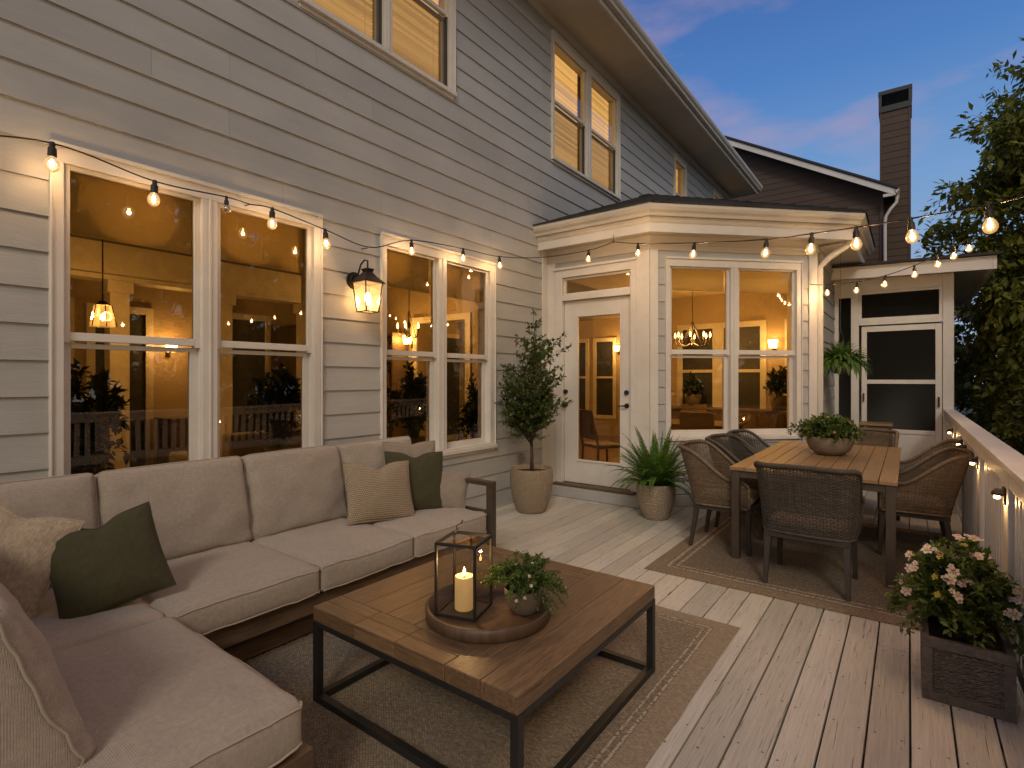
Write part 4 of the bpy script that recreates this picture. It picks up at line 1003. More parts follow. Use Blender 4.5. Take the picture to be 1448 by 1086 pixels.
pillow('throw_pillow', M['taupe'], (-3.30, 3.02, .74), .48, 74, 14, 3, .13, 5, 'light taupe pillow mostly hidden behind the olive pillow by the armrest', PG, .02)
pillow('throw_pillow', M['taupe'], (-2.98, 3.12, .60), .32, 40, 22, 8, .13, 6, 'small taupe pillow tucked against the open armrest', PG, .03)

# coffee table
ct = thing('coffee_table', 'low square coffee table with plank top on a black metal frame', 'coffee table', (-1.615, 2.0, 0))
X0, X1, Y0, Y1 = -2.2, -1.03, 1.41, 2.59
w = MB(); ww = [.155, .15, .16, .15, .145, .155, .15]; s_ = sum(ww); x = X0
for i, q in enumerate(ww):
    q = q * (X1 - X0) / s_; first = i in (0, len(ww) - 1)
    y0, y1 = (Y0 + .1505, Y1 - .1505)
    if i in (5, 6): y0, y1 = Y0, Y1
    if i in (2, 4):
        ym = y0 + (y1 - y0) * (.62 if i == 2 else .4); w.box(x + .0012, x + q - .0012, y0, ym - .001, .385, .45); w.box(x + .0012, x + q - .0012, ym + .001, y1, .385, .45)
    else: w.box(x + .0012, x + q - .0012, y0, y1, .385, .45)
    if i == 4: xe = x + q
    x += q
w.build('tabletop', M['coffeewood'], ct, bevel=.0035)
for ya, yb in ((Y0, Y0 + .149), (Y1 - .149, Y1)):
    w = MB()
    for (a, b) in ((X0, X0 + .30), (X0 + .302, X0 + .56), (X0 + .562, xe - .0012)): w.box(a, b, ya, ya + .0735, .385, .45); w.box(a, b - .0, ya + .0755, yb, .385, .45)
    w.build('breadboard_end', M['coffeewoodx'], ct, bevel=.0035)
w = MB(); t = .034
for z0, z1 in ((.360, .384), (.014, .046)):
    w.box(X0 + .03, X1 - .03, Y0, Y0 + t, z0, z1); w.box(X0 + .03, X1 - .03, Y1 - t, Y1, z0, z1)
    w.box(X0, X0 + t, Y0 + t + .0005, Y1 - t - .0005, z0, z1); w.box(X1 - t, X1, Y0 + t + .0005, Y1 - t - .0005, z0, z1)
w.build('frame', M['black'], ct, bevel=.002)
for a in (X0 - .001, X1 - t + .001):
    for b in (Y0 - .001, Y1 - t + .001):
        lg = MB(); lg.box(a, a + t, b, b + t, .013, .3845); lg.build('leg', M['black'], ct, bevel=.002)
tz = .4505
tx, ty = -1.50, 1.83
w = MB(); w.lathe((tx, ty, tz), [(0, 0), (.268, 0), (.276, .006), (.278, .052), (.272, .056), (.262, .054), (.258, .014), (0, .012)], 72)
tag(w.build('serving_tray', M['tray'], None, smooth=True, loc=(tx, ty, tz)), 'round brown wooden tray on the coffee table', 'tray')
# auto smooth edges for the tray
z0 = tz + .0125
cl = thing('candle_lantern', 'black framed glass lantern holding a lit candle on the tray', 'lantern', (-1.595, 1.775, z0), R(17))
w = MB(); h = .32; a = .092; t = .011
for sx in (-1, 1):
    for sy in (-1, 1): w.box(sx * a - t / 2, sx * a + t / 2, sy * a - t / 2, sy * a + t / 2, 0, h)
for zz in (0, h - .012):
    for sg in (-1, 1):
        w.box(-a + t / 2, a - t / 2, sg * a - t / 2 + .0005, sg * a + t / 2 - .0005, zz, zz + .014); w.box(sg * a - t / 2 + .0005, sg * a + t / 2 - .0005, -a + t / 2, a - t / 2, zz, zz + .014)
w.box(-a + .004, a - .004, -a + .004, a - .004, .001, .007)
w.tube([(-.05, .0, h), (-.048, 0, h + .022), (-.036, .0, h + .034), (-.040, .005, h + .052), (-.02, .01, h + .062), (-.012, .012, h + .078)], .0035, 6)
w.tube([(-.036, .0, h + .034), (-.022, -.004, h + .046)], .003, 5)
w.build('frame', M['black'], cl, world=False, bevel=.001)
w = MB()
for sg in (-1, 1):
    b = sg * a; w.add([(-a, b, .012), (a, b, .012), (a, b, h - .01), (-a, b, h - .01)], [(0, 1, 2, 3)]); w.add([(b, -a, .012), (b, a, .012), (b, a, h - .01), (b, -a, h - .01)], [(0, 1, 2, 3)])
w.add([(-a, -a, h - .005), (a, -a, h - .005), (a, a, h - .005), (-a, a, h - .005)], [(0, 1, 2, 3)]); w.build('glass', M['clearglass'], cl, world=False)
cd = thing('candle', 'lit ivory pillar candle standing inside the glass lantern', 'candle', (-1.595, 1.775, z0 + .0075))
w = MB(); w.lathe((0, 0, 0), [(0, 0), (.040, 0), (.042, .003), (.042, .142), (.040, .147), (.034, .144), (.012, .139), (0, .138)], 36); w.build('wax', M['wax'], cd, smooth=True, world=False)
w = MB(); w.tube([(0, 0, .137), (.001, 0, .148), (.003, 0, .153)], .0014, 5); w.build('wick', M['black'], cd, world=False)
w = MB(); w.lathe((.001, 0, .150), [(0, 0), (.0045, .004), (.0065, .010), (.005, .020), (.002, .030), (0, .037)], 12); w.build('flame', M['flame'], cd, smooth=True, world=False)
light('candle_light', (-1.594, 1.775, z0 + .205), 1.6, cd, .006)

# ------------------------------------------------------------------ dining set
dt_ = thing('dining_table', 'long slatted teak dining table with bronze metal legs', 'dining table', (-.625, 5.78, 0))
X0, X1, Y0, Y1 = -1.19, -.06, 4.60, 6.93
w = MB(); n = 10; q = (X1 - X0) / n
for i in range(n):
    xa = X0 + i * q
    w.box(xa + .002, xa + q - .002, Y0, Y1, .742, .77)
w.build('tabletop', M['teak'], dt_, bevel=.003)
w = MB(); w.box(X0 + .02, X1 - .02, Y0 + .02, Y0 + .05, .685, .741); w.box(X0 + .02, X1 - .02, Y1 - .05, Y1 - .02, .685, .741)
w.box(X0 + .02, X0 + .05, Y0 + .051, Y1 - .051, .685, .741); w.box(X1 - .05, X1 - .02, Y0 + .051, Y1 - .051, .685, .741)
for b in (5.3, 6.2): w.box(X0 + .051, X1 - .051, b, b + .04, .70, .7405)
w.build('apron', M['greymetal'], dt_, bevel=.002)
for a in (X0 + .012, X1 - .072):
    for b in (Y0 + .012, Y1 - .072):
        lg = MB(); lg.box(a, a + .06, b, b + .06, .012, .7408); lg.build('leg', M['greymetal'], dt_, bevel=.003)

def make_chair(wick):
    t = thing('wicker_chair', '', 'chair')
    # path of the shell in plan: front-left arm -> back -> front-right arm
    hw, fy, by, rc = .285, .215, -.255, .095
    pts = []
    for i in range(16): pts.append((-hw, fy + (by + rc - fy) * i / 16))
    for i in range(10): a = math.pi + (math.pi / 2) * i / 10; pts.append((-hw + rc + rc * math.cos(a), by + rc + rc * math.sin(a)))
    for i in range(13): pts.append((-hw + rc + (2 * hw - 2 * rc) * i / 12, by - .012 * math.sin(math.pi * i / 12)))
    L0 = list(pts); pts = L0 + [(-x, y) for x, y in L0[:-7][::-1]][0:0]
    right = [(-x, y) for x, y in L0[:26][::-1]]
    pts = L0[:26] + L0[26:] + right
    P = [Vector((x, y, 0)) for x, y in pts]
    cum = [0]
    for i in range(1, len(P)): cum.append(cum[-1] + (P[i] - P[i - 1]).length)
    S = cum[-1]
    def at(s):
        s = max(0, min(S, s))
        for i in range(1, len(cum)):
            if cum[i] >= s: f = (s - cum[i - 1]) / max(1e-9, cum[i] - cum[i - 1]); return P[i - 1].lerp(P[i], f)
        return P[-1]
    def nrm(s): a, b = at(s - .02), at(s + .02); d = (b - a).normalized(); return Vector((d.y, -d.x, 0)) * -1 if False else Vector((-d.y, d.x, 0)) * -1
    zb = .40
    def sm(x): x = max(0, min(1, x)); return x * x * (3 - 2 * x)
    def H(s):
        y = at(s).y
        e = min(s, S - s)                       # distance from the arm's front end
        k = sm((fy - .13 - y) / (fy - .13 - (by + .03)))
        top = .63 + (.885 - .63) * k ** 1.1
        if abs(at(s).x) < .2 and y < by + .03: top += .006 * math.cos(at(s).x * 8)
        top -= .05 * max(0, 1 - e / .06) ** 2
        return top
    def W3(s, z, o=0):
        p = at(s); n_ = nrm(s); f = (z - zb) / .45
        out = n_ * (o + (.020 * f + .012 * f * f))
        lean = -.085 * f * sm((.1 - p.y) / .3)
        q = Vector((p.x, p.y + lean, z)) + Vector((out.x, out.y, 0))
        e = min(s, S - s); q.y += .06 * f * max(0, 1 - e / .25) * 0
        return q
    w = MB(); ds = .0205; ns = int(S / ds); ds = S / ns
    for k in range(ns + 1):
        s = k * ds; h = H(s); zz = np.linspace(zb, h, 9)
        w.tube([W3(s, z) for z in zz], .0038, 4, caps=False)
    z = zb + .01; row = 0
    while z < .885:
        run = []
        sub = ds / 2; cnt_ = int(S / sub)
        for k in range(cnt_ + 1):
            s = k * sub
            if z < H(s) - .006:
                o = .0048 * (1 if (k // 2 + row) % 2 else -1) if k % 2 == 0 else 0
                run.append(W3(s, z + .0012 * math.sin(k * .7 + row), o))
            else:
                if len(run) > 3: w.tube(run, .0052, 4, caps=False, flat=.8)
                run = []
        if len(run) > 3: w.tube(run, .0052, 4, caps=False, flat=.8)
        z += .016 if .46 < z < .555 else .0100
        row += 1
    w.build('wicker_shell', wick, t, smooth=True)
    w = MB(); N_ = 90; w.tube([W3(S * i / N_, H(S * i / N_)) for i in range(N_ + 1)], .0165, 8)
    for s in (0.002, S - .002): w.tube([W3(s, z) for z in np.linspace(zb, H(s), 8)], .013, 8)
    w.tube([W3(S * i / 60, zb) for i in range(61)], .010, 6)
    # wrapped strands round the rim
    for i in range(0, 260):
        s = S * i / 260; c = W3(s, H(s)); n_ = nrm(s)
        ring = [c + (Vector((0, 0, 1)) * math.cos(a) + n_ * math.sin(a)) * .0175 for a in np.linspace(0, 2 * math.pi, 7)]
        w.tube(ring, .0026, 3, caps=False)
    w.build('rim', wick, t, smooth=True)
    w = MB(); w.box(-.27, .27, -.25, -.215, .355, .399); w.box(-.27, .27, .19, .225, .355, .399); w.box(-.27, -.235, -.214, .189, .355, .399); w.box(.235, .27, -.214, .189, .355, .399); w.box(-.234, .234, -.214, .189, .385, .395)
    w.build('seat_frame', M['chairleg'], t, bevel=.002)
    for sx in (-1, 1):
        for sy in (-1, 1):
            l = MB(); x, y = sx * .245, (-.225 if sy < 0 else .195); dx, dy = sx * .012, (-.05 if sy < 0 else .02)
            a, b = .021, .014
            l.hexa([(x + dx - b, y + dy - b, .012), (x + dx + b, y + dy - b, .012), (x + dx + b, y + dy + b, .012), (x + dx - b, y + dy + b, .012), (x - a, y - a, .3548), (x + a, y - a, .3548), (x + a, y + a, .3548), (x - a, y + a, .3548)])
            l.build('leg', M['chairleg'], t, bevel=.002)
    b, p = cushion_mb(.50, .44, .065, .028, .012, 3, n=14, wr=.003); Mx = Matrix.Translation((0, -.01, .442))
    o = tf(b, Mx).build('seat_cushion', M['seatpad'], t, smooth=True); tf(p, Mx).build('piping', M['seatpad'], o, smooth=True)
    return t
G = 'wicker armchairs round the dining table'
cb = make_chair(M['wickerb']); cdk = make_chair(M['wickerd'])
cdk.location = (-.575, 4.46, 0); cdk.rotation_euler = (0, 0, R(-1)); cdk['label'] = 'charcoal wicker armchair at the near end of the teak table, back to us'; cdk['group'] = G
cb.location = (-1.29, 5.0, 0); cb.rotation_euler = (0, 0, R(-88)); cb['label'] = 'brown wicker armchair on the house side, nearest the fern pot'; cb['group'] = G
dup(cdk, (-1.26, 5.72, 0), R(-92), 'charcoal wicker armchair in the middle of the row on the house side', G)
dup(cdk, (-1.22, 6.35, 0), R(-90), 'charcoal wicker armchair on the house side, last towards the bay window', G)
dup(cb, (.005, 5.72, 0), R(93), 'brown wicker armchair on the railing side, nearer the flower planter', G)
dup(cb, (.02, 6.50, 0), R(91), 'brown wicker armchair on the railing side, nearer the screen door', G)
dup(cb, (-.42, 7.22, 0), R(180), 'brown wicker armchair at the far head of the table behind the stone bowl', G)

# wicker cabinet near the screen door
wc = thing('side_cabinet', 'small wicker cabinet with brown wood top beside the screen door', 'cabinet', (-.36, 8.85, 0))
w = MB()
for k in range(62):
    z = .08 + k * .0125; o = .004 if k % 2 else -.002
    loop = [(-.52 - o, 8.68 - o, z), (-.20 + o, 8.68 - o, z), (-.20 + o, 9.02 + o, z), (-.52 - o, 9.02 + o, z), (-.52 - o, 8.68 - o, z)]
    w.tube(loop, .0065, 4, caps=False)
w.build('body', M['wickerb'], wc, smooth=True)
w = MB(); w.box(-.55, -.17, 8.65, 9.05, .86, .89); w.build('top', M['teak'], wc, bevel=.003)
for a in (-.52, -.2):
    for b in (8.68, 9.02):
        l = MB(); l.box(a - .015, a + .015, b - .015, b + .015, 0, .859); l.build('leg', M['chairleg'], wc)

# ================================================================== PLANTS
def rdir(r, up=0.0):
    v = Vector((r.gauss(0, 1), r.gauss(0, 1), r.gauss(0, 1) + up)); return v.normalized()
def pot(root, prof, m, name='pot', soil=None):
    w = MB(); w.lathe(tuple(root.location), prof, 48); w.build(name, m, root, smooth=True)
    if soil: z, r_ = soil; l = root.location; MB().disc((l.x, l.y, l.z + z), r_, 32).build('soil', M['soil'], root)
def roundpot(r, h, rim=.014, bw=.62, mid=1.0):
    pr = [(0, 0), (r * bw, 0), (r * (bw + .04), .006)]
    for i in range(1, 12):
        t = i / 12; pr.append((r * (bw + (mid - bw) * math.sin(t * math.pi * .62) ** .8) if t < .8 else r * mid * (1 - .25 * (t - .8) ** 1.5), h * t))
    pr += [(r * .965, h - .004), (r * .96, h), (r * .94, h + .002), (r * .90, h - .004), (r * .89, h - .05), (r * .6, h - .06)]
    return pr
# small tree in a pot beside the door
pt_ = thing('potted_tree', 'slender potted tree with small dark leaves in a beige stoneware pot left of the door', 'potted tree', (-3.42, 4.94, 0))
pot(pt_, roundpot(.245, .49, bw=.62), M['potfine'], soil=(.44, .225))
def potted_tree():
    rr = random.Random(5); w = MB(); P = []; D = []
    bx, by = -3.42, 4.94
    trunk = [Vector((bx, by, .43)), Vector((bx + .008, by, .62)), Vector((bx - .004, by + .006, .80)), Vector((bx + .004, by, .98))]
    w.tube(trunk, [.022, .019, .017, .015], 8)
    stems = []
    for k in range(11):
        a = k * 2.4 + rr.uniform(-.3, .3); z0 = rr.uniform(.72, .98); lean = rr.uniform(.16, .44) if k else .02
        top = rr.uniform(1.35, 2.0) if k else 2.24
        p0 = Vector((bx, by, z0)); p3 = Vector((bx + math.cos(a) * lean, by + math.sin(a) * lean * 1.25, top))
        p1 = p0.lerp(p3, .35) + Vector((math.cos(a) * .05, math.sin(a) * .05, -.02))
        c = [p0, p0.lerp(p1, .5), p1, p1.lerp(p3, .5) + Vector((rr.uniform(-.02, .02), rr.uniform(-.02, .02), 0)), p3]
        w.tube(c, [.011, .0095, .008, .005, .002], 6); stems.append(c)
    def along(c, t): t *= len(c) - 1; i = min(int(t), len(c) - 2); return c[i].lerp(c[i + 1], t - i)
    for c in stems:
        for k in range(34):
            t = rr.uniform(.16, 1.0); b = along(c, t); a = rr.uniform(0, 6.28)
            ln = rr.uniform(.12, .40) * (1.15 - .62 * t)
            d = Vector((math.cos(a), math.sin(a), rr.uniform(.0, .75))).normalized()
            e = b + d * ln
            if e.x < XM + .05: continue
            q = b.lerp(e, .5) + Vector((0, 0, -.01)); w.tube([b, q, e], [.0028, .002, .001], 4, caps=False)
            nl = int(6 + ln * 70)
            for j in range(nl):
                s = rr.uniform(.15, 1.05); p = b.lerp(e, s); dd = (d * .5 + rdir(rr) * .9 + Vector((0, 0, .1))); P.append(p); D.append(dd)
    w.build('trunk', M['bark'], pt_, smooth=True)
    l = MB(); leaves(l, P, D, .046, .52, .35, rr); l.build('crown', M['leaf_ficus'], pt_)
potted_tree()
# ferns
def fern(root, c, n, R_, hgt, seed, m=M['leaf_fern'], droop=1.0, minup=.25, wid=.055):
    rr = random.Random(seed); w = MB(); st = MB(); c = Vector(c)
    for k in range(n):
        a = k * 2.39996 + rr.uniform(-.2, .2); f = (k + .5) / n
        el = R(86 - 58 * f ** .7 + rr.uniform(-8, 8)); ln = (hgt * (1 - f) + R_ * 1.12 * f) * rr.uniform(.82, 1.1)
        dirh = Vector((math.cos(a), math.sin(a), 0)); p = c + dirh * .03 * rr.random(); v = dirh * math.cos(el) + Vector((0, 0, math.sin(el)))
        pts = [p.copy()]; ns = 22; sag = droop * rr.uniform(.8, 1.3) * (.35 + .9 * f)
        for i in range(ns):
            p = p + v * ln / ns; v = (v + Vector((0, 0, -sag * 2.2 / ns * (i / ns)))).normalized(); pts.append(p.copy())
        st.tube(pts, .0018, 4, caps=False)
        side = v.cross(Vector((0, 0, 1)));
        if side.length < .05: side = Vector((-math.sin(a), math.cos(a), 0))
        side.normalize()
        nq = max(12, int(ln / .0165))
        for i in range(3, nq):
            t = i / nq; j = min(int(t * ns), ns - 1); b = pts[j].lerp(pts[j + 1], t * ns - j); tv = (pts[j + 1] - pts[j]).normalized(); nn = side.cross(tv)
            wl = wid * math.sin(math.pi * min(1, (t * .93 + .07)) ** .75) * rr.uniform(.85, 1.15)
            for sg in (-1, 1):
                d = (side * sg + tv * .28 - nn * .15 + rdir(rr) * .10).normalized(); q = tv * .0095
                tip = b + d * wl - Vector((0, 0, wl * .15)); w.add([b - q * .6, b + d * wl * .5 - q, tip, b + d * wl * .5 + q * .9], [(0, 1, 2, 3)] if sg > 0 else [(3, 2, 1, 0)])
    st.build('stalks', M['stem'], root); w.build('fronds', m, root)
fp = thing('potted_fern', 'bright green fern in a textured stoneware pot right of the glass door', 'potted fern', (-2.18, 5.50, 0))
pot(fp, roundpot(.205, .375, bw=.60), M['pothammer'], soil=(.33, .185))
fern(fp, (-2.18, 5.50, .33), 84, .47, .68, 3, droop=1.5, wid=.062)
hf = thing('hanging_fern', 'round hanging fern basket under the bay eave near the downspout', 'hanging plant', (-.72, 8.2, 1.62))
w = MB(); w.lathe((-.72, 8.2, 1.56), [(0, 0), (.07, .005), (.115, .05), (.125, .12), (.12, .125), (.11, .10)], 20); w.build('pot', M['potgrey'], hf, smooth=True)
w = MB()
for k in range(3): a = k * 2.1; w.tube([(-.72 + .12 * math.cos(a), 8.2 + .12 * math.sin(a), 1.68), (-.72, 8.2, 2.15)], .0022, 4)
w.tube([(-.72, 8.2, 2.15), (-.72, 8.2, 3.15)], .003, 4); w.build('chain', M['black'], hf)
fern(hf, (-.72, 8.2, 1.64), 190, .42, .36, 9, m=M['leaf_fern'], droop=3.0, wid=.05)

def herb(root, c, n, R_, hgt, size, seed, m, droop=1.0, flowers=None, stalk=.0014, upb=.5, bottom=-.3, xlim=None):
    """branching leafy stems with small leaves; flowers = [(mat key, count, petal size)]"""
    rr = random.Random(seed); st = MB(); P = []; D = []; c = Vector(c); tips = []
    for k in range(n):
        a = rr.uniform(0, 6.283); f = math.sqrt(rr.random())
        dirv = Vector((math.cos(a) * f * R_, math.sin(a) * f * R_, hgt * (1.05 - .75 * f * f) * rr.uniform(.75, 1.1)))
        e = c + dirv; e.z -= droop * max(0, f - .7) * rr.uniform(0, 1) * 1.6 * hgt
        p0 = c + Vector((rr.uniform(-.3, .3) * R_ * .5, rr.uniform(-.3, .3) * R_ * .5, 0))
        mid = p0.lerp(e, .5) + Vector((0, 0, .2 * hgt * (.5 + f)))
        if xlim is not None: 
            for q in (e, mid): q.x = min(q.x, xlim)
        pts = [p0, p0.lerp(mid, .6), mid, mid.lerp(e, .6) + Vector((0, 0, .03 * hgt)), e]
        st.tube(pts, [stalk * 1.5, stalk * 1.3, stalk, stalk * .8, stalk * .5], 4, caps=False)
        tips.append((e, (e - mid).normalized()))
        ln = (e - p0).length; nl = int(ln / (size * .19))
        for j in range(nl):
            t = .12 + .88 * (j + rr.random()) / nl; t2 = t * 4; i = min(int(t2), 3); b = pts[i].lerp(pts[i + 1], t2 - i); tv = (pts[i + 1] - pts[i]).normalized()
            P.append(b + rdir(rr) * size * .25); D.append(tv * .5 + rdir(rr, .2) * .9)
    st.build('stems', M['stem'], root)
    l = MB(); leaves(l, P, D, size, .5, .4, rr); l.build('foliage', m, root)
    return tips, rr
def flower(mb, c, n, s, rr, np_=8):
    n = n.normalized(); a = n.cross(Vector((0, 0, 1)));
    if a.length < .1: a = Vector((1, 0, 0))
    a.normalize(); b = n.cross(a); ph = rr.random() * 6.28
    mb.cm = 0
    for k in range(np_):
        t = ph + k * 2 * math.pi / np_; t2 = .46 * 6.28 / np_ ; d = a * math.cos(t) + b * math.sin(t)
        d1 = a * math.cos(t - t2) + b * math.sin(t - t2); d2 = a * math.cos(t + t2) + b * math.sin(t + t2); L_ = s * rr.uniform(.85, 1.1)
        mb.add([c + d * s * .12, c + d1 * L_ * .72 + n * s * .18, c + d * L_ + n * s * rr.uniform(.0, .2), c + d2 * L_ * .72 + n * s * .18], [(0, 1, 2, 3)])
    mb.cm = 1; o = [c + n * s * .14 + (a * math.cos(q) + b * math.sin(q)) * s * .24 for q in np.linspace(0, 6.28, 9)[:-1]]
    mb.add([c + n * s * .26] + o, [(0, i + 1, (i + 1) % 8 + 1) for i in range(8)]); mb.cm = 0
# small plant on the tray
tp = thing('tray_plant', 'trailing green plant in a small brown-grey pot on the tray', 'potted plant', (-1.375, 1.93, z0))
pot(tp, [(0, 0), (.055, 0), (.065, .008), (.082, .045), (.090, .085), (.091, .105), (.088, .109), (.082, .106), (.08, .09)], M['potgrey'], soil=(.092, .081))
tips, rr = herb(tp, (-1.375, 1.93, z0 + .09), 95, .20, .155, .0155, 12, M['leaf_herb'], droop=1.1)
w = MB()
for e, n_ in rr.sample(tips, 14): flower(w, e + Vector((0, 0, .004)), n_ + Vector((0, 0, .6)), .008, rr, 5)
w.build('flowers', [M['petal'], M['petalc']], tp)
# trailing sprays
P = []; D = []; st = MB()
for k, (a, l_) in enumerate(((-.35, .26), (-.15, .22), (.05, .24), (2.9, .20), (-.6, .2), (.3, .19))):
    p = Vector((-1.375, 1.93, z0 + .12)); v = Vector((math.cos(a), math.sin(a), .45)); pts = [p.copy()]
    for i in range(12): p = p + v.normalized() * l_ / 12; v.z -= .14; p.z = max(p.z, tz + .012); pts.append(p.copy())
    st.tube(pts, .0012, 4, caps=False)
    for i in range(3, 12):
        for j in range(4): P.append(pts[i].lerp(pts[i + 1], rr.random())); D.append(rdir(rr))
st.build('trailing_stems', M['stem'], tp); l = MB(); leaves(l, P, D, .017, .5, .3, rr); l.build('trailing_leaves', M['leaf_herb'], tp)
# bowl planter on the dining table
bp_ = thing('bowl_planter', 'wide stone bowl of leafy and coral-tipped plants on the teak table', 'planter', (-.607, 5.9, .771))
pot(bp_, [(0, 0), (.09, 0), (.12, .008), (.17, .05), (.195, .11), (.20, .165), (.197, .175), (.19, .172), (.185, .14)], M['bowl'], 'bowl', soil=(.145, .186))
tips, rr = herb(bp_, (-.607, 5.9, .771 + .15), 170, .28, .21, .042, 21, M['leaf_herb'], droop=.8)
w = MB()
for e, n_ in rr.sample(tips, 16): flower(w, e + Vector((0, 0, .01)), n_ + Vector((0, 0, .5)), .016, rr, 6)
w.build('flowers', [M['petalr'], M['petalc']], bp_)
tips2, rr = herb(bp_, (-.72, 5.85, .771 + .15), 26, .26, .20, .036, 33, M['leaf_herb'], droop=.3, stalk=.0022)
# flower box at the railing
fb_ = thing('flower_planter', 'weathered grey box planter of pale pink flowers against the railing', 'planter', (.213, 3.36, 0))
X0, X1, Y0, Y1, Z1 = .05, .375, 3.15, 3.60, .29
w = MB()
for z0_, z1_ in ((0, .045), (Z1 - .045, Z1)):
    w.box(X0, X1, Y0, Y0 + .028, z0_, z1_); w.box(X0, X1, Y1 - .028, Y1, z0_, z1_); w.box(X0, X0 + .028, Y0 + .0285, Y1 - .0285, z0_, z1_); w.box(X1 - .028, X1, Y0 + .0285, Y1 - .0285, z0_, z1_)
for a in (X0, X1 - .04):
    for b in (Y0, Y1 - .04): w.box(a, a + .04, b, b + .04, .0455, Z1 - .0455)
w.build('frame', M['planter'], fb_, bevel=.003)
w = MB(); rr = random.Random(2)
def rattan(F, l):
    z = .05
    while z < Z1 - .05:
        u = .04
        while u < l - .04:
            du = rr.uniform(.02, .045); zz = z + rr.uniform(-.003, .003); ox, oy, ux, uy, nx, ny = F
            pp = [(ox + ux * (u + du * t) + nx * (-.010 + .007 * math.sin(math.pi * t)), oy + uy * (u + du * t) + ny * (-.010 + .007 * math.sin(math.pi * t)), zz + .004 * (t - .5)) for t in (0, .33, .66, 1)]
            w.tube(pp, .0042, 4, caps=False); u += du * .8
        z += .0072
    w.fb(F, .04, l - .04, .045, Z1 - .045, -.02, -.014)
rattan((X0, Y0, 1, 0, 0, -1), X1 - X0); rattan((X0, Y1, 0, -1, -1, 0), Y1 - Y0)
w.fb((X1, Y0, 0, 1, 1, 0), .04, Y1 - Y0 - .04, .045, Z1 - .045, -.02, -.006); w.fb((X1, Y1, -1, 0, 0, 1), .04, X1 - X0 - .04, .045, Z1 - .045, -.02, -.006)
w.build('woven_panel', M['planter'], fb_, smooth=False)
w = MB(); w.box(X0 + .021, X1 - .021, Y0 + .021, Y1 - .021, .02, .235); w.build('soil', M['soil'], fb_)
tips, rr = herb(fb_, (.205, 3.40, .24), 190, .30, .42, .036, 41, M['leaf_flower'], droop=.7, stalk=.002, xlim=.43)
w = MB(); w2 = MB(); w3 = MB()
cam0 = Vector((0, 0, 1.5))
tips.sort(key=lambda t: t[0].y - .4 * t[0].z); fr_ = [t for t in tips if t[0].z > .36]
sel = rr.sample(fr_[:110], 24)
for i, (e, n_) in enumerate(sel):
    nn = n_ + Vector((rr.uniform(-.3, .1), -.8, .5)); flower(w, e + nn.normalized() * .02, nn, rr.uniform(.022, .031), rr, 6)
    for q in range(2): flower(w, e + rdir(rr) * .03 + Vector((0, -.01, .01)), nn + rdir(rr) * .6, rr.uniform(.012, .018), rr, 5)
    w.build('flower', [M['petal'], M['petalc']], fb_); w = MB()
for e, n_ in rr.sample(fr_[:120], 12): flower(w2, e + Vector((0, -.01, .01)), n_ + Vector((0, -.4, .4)), .018, rr, 5); w2.build('flower', [M['petaly'], M['petalc']], fb_); w2 = MB()

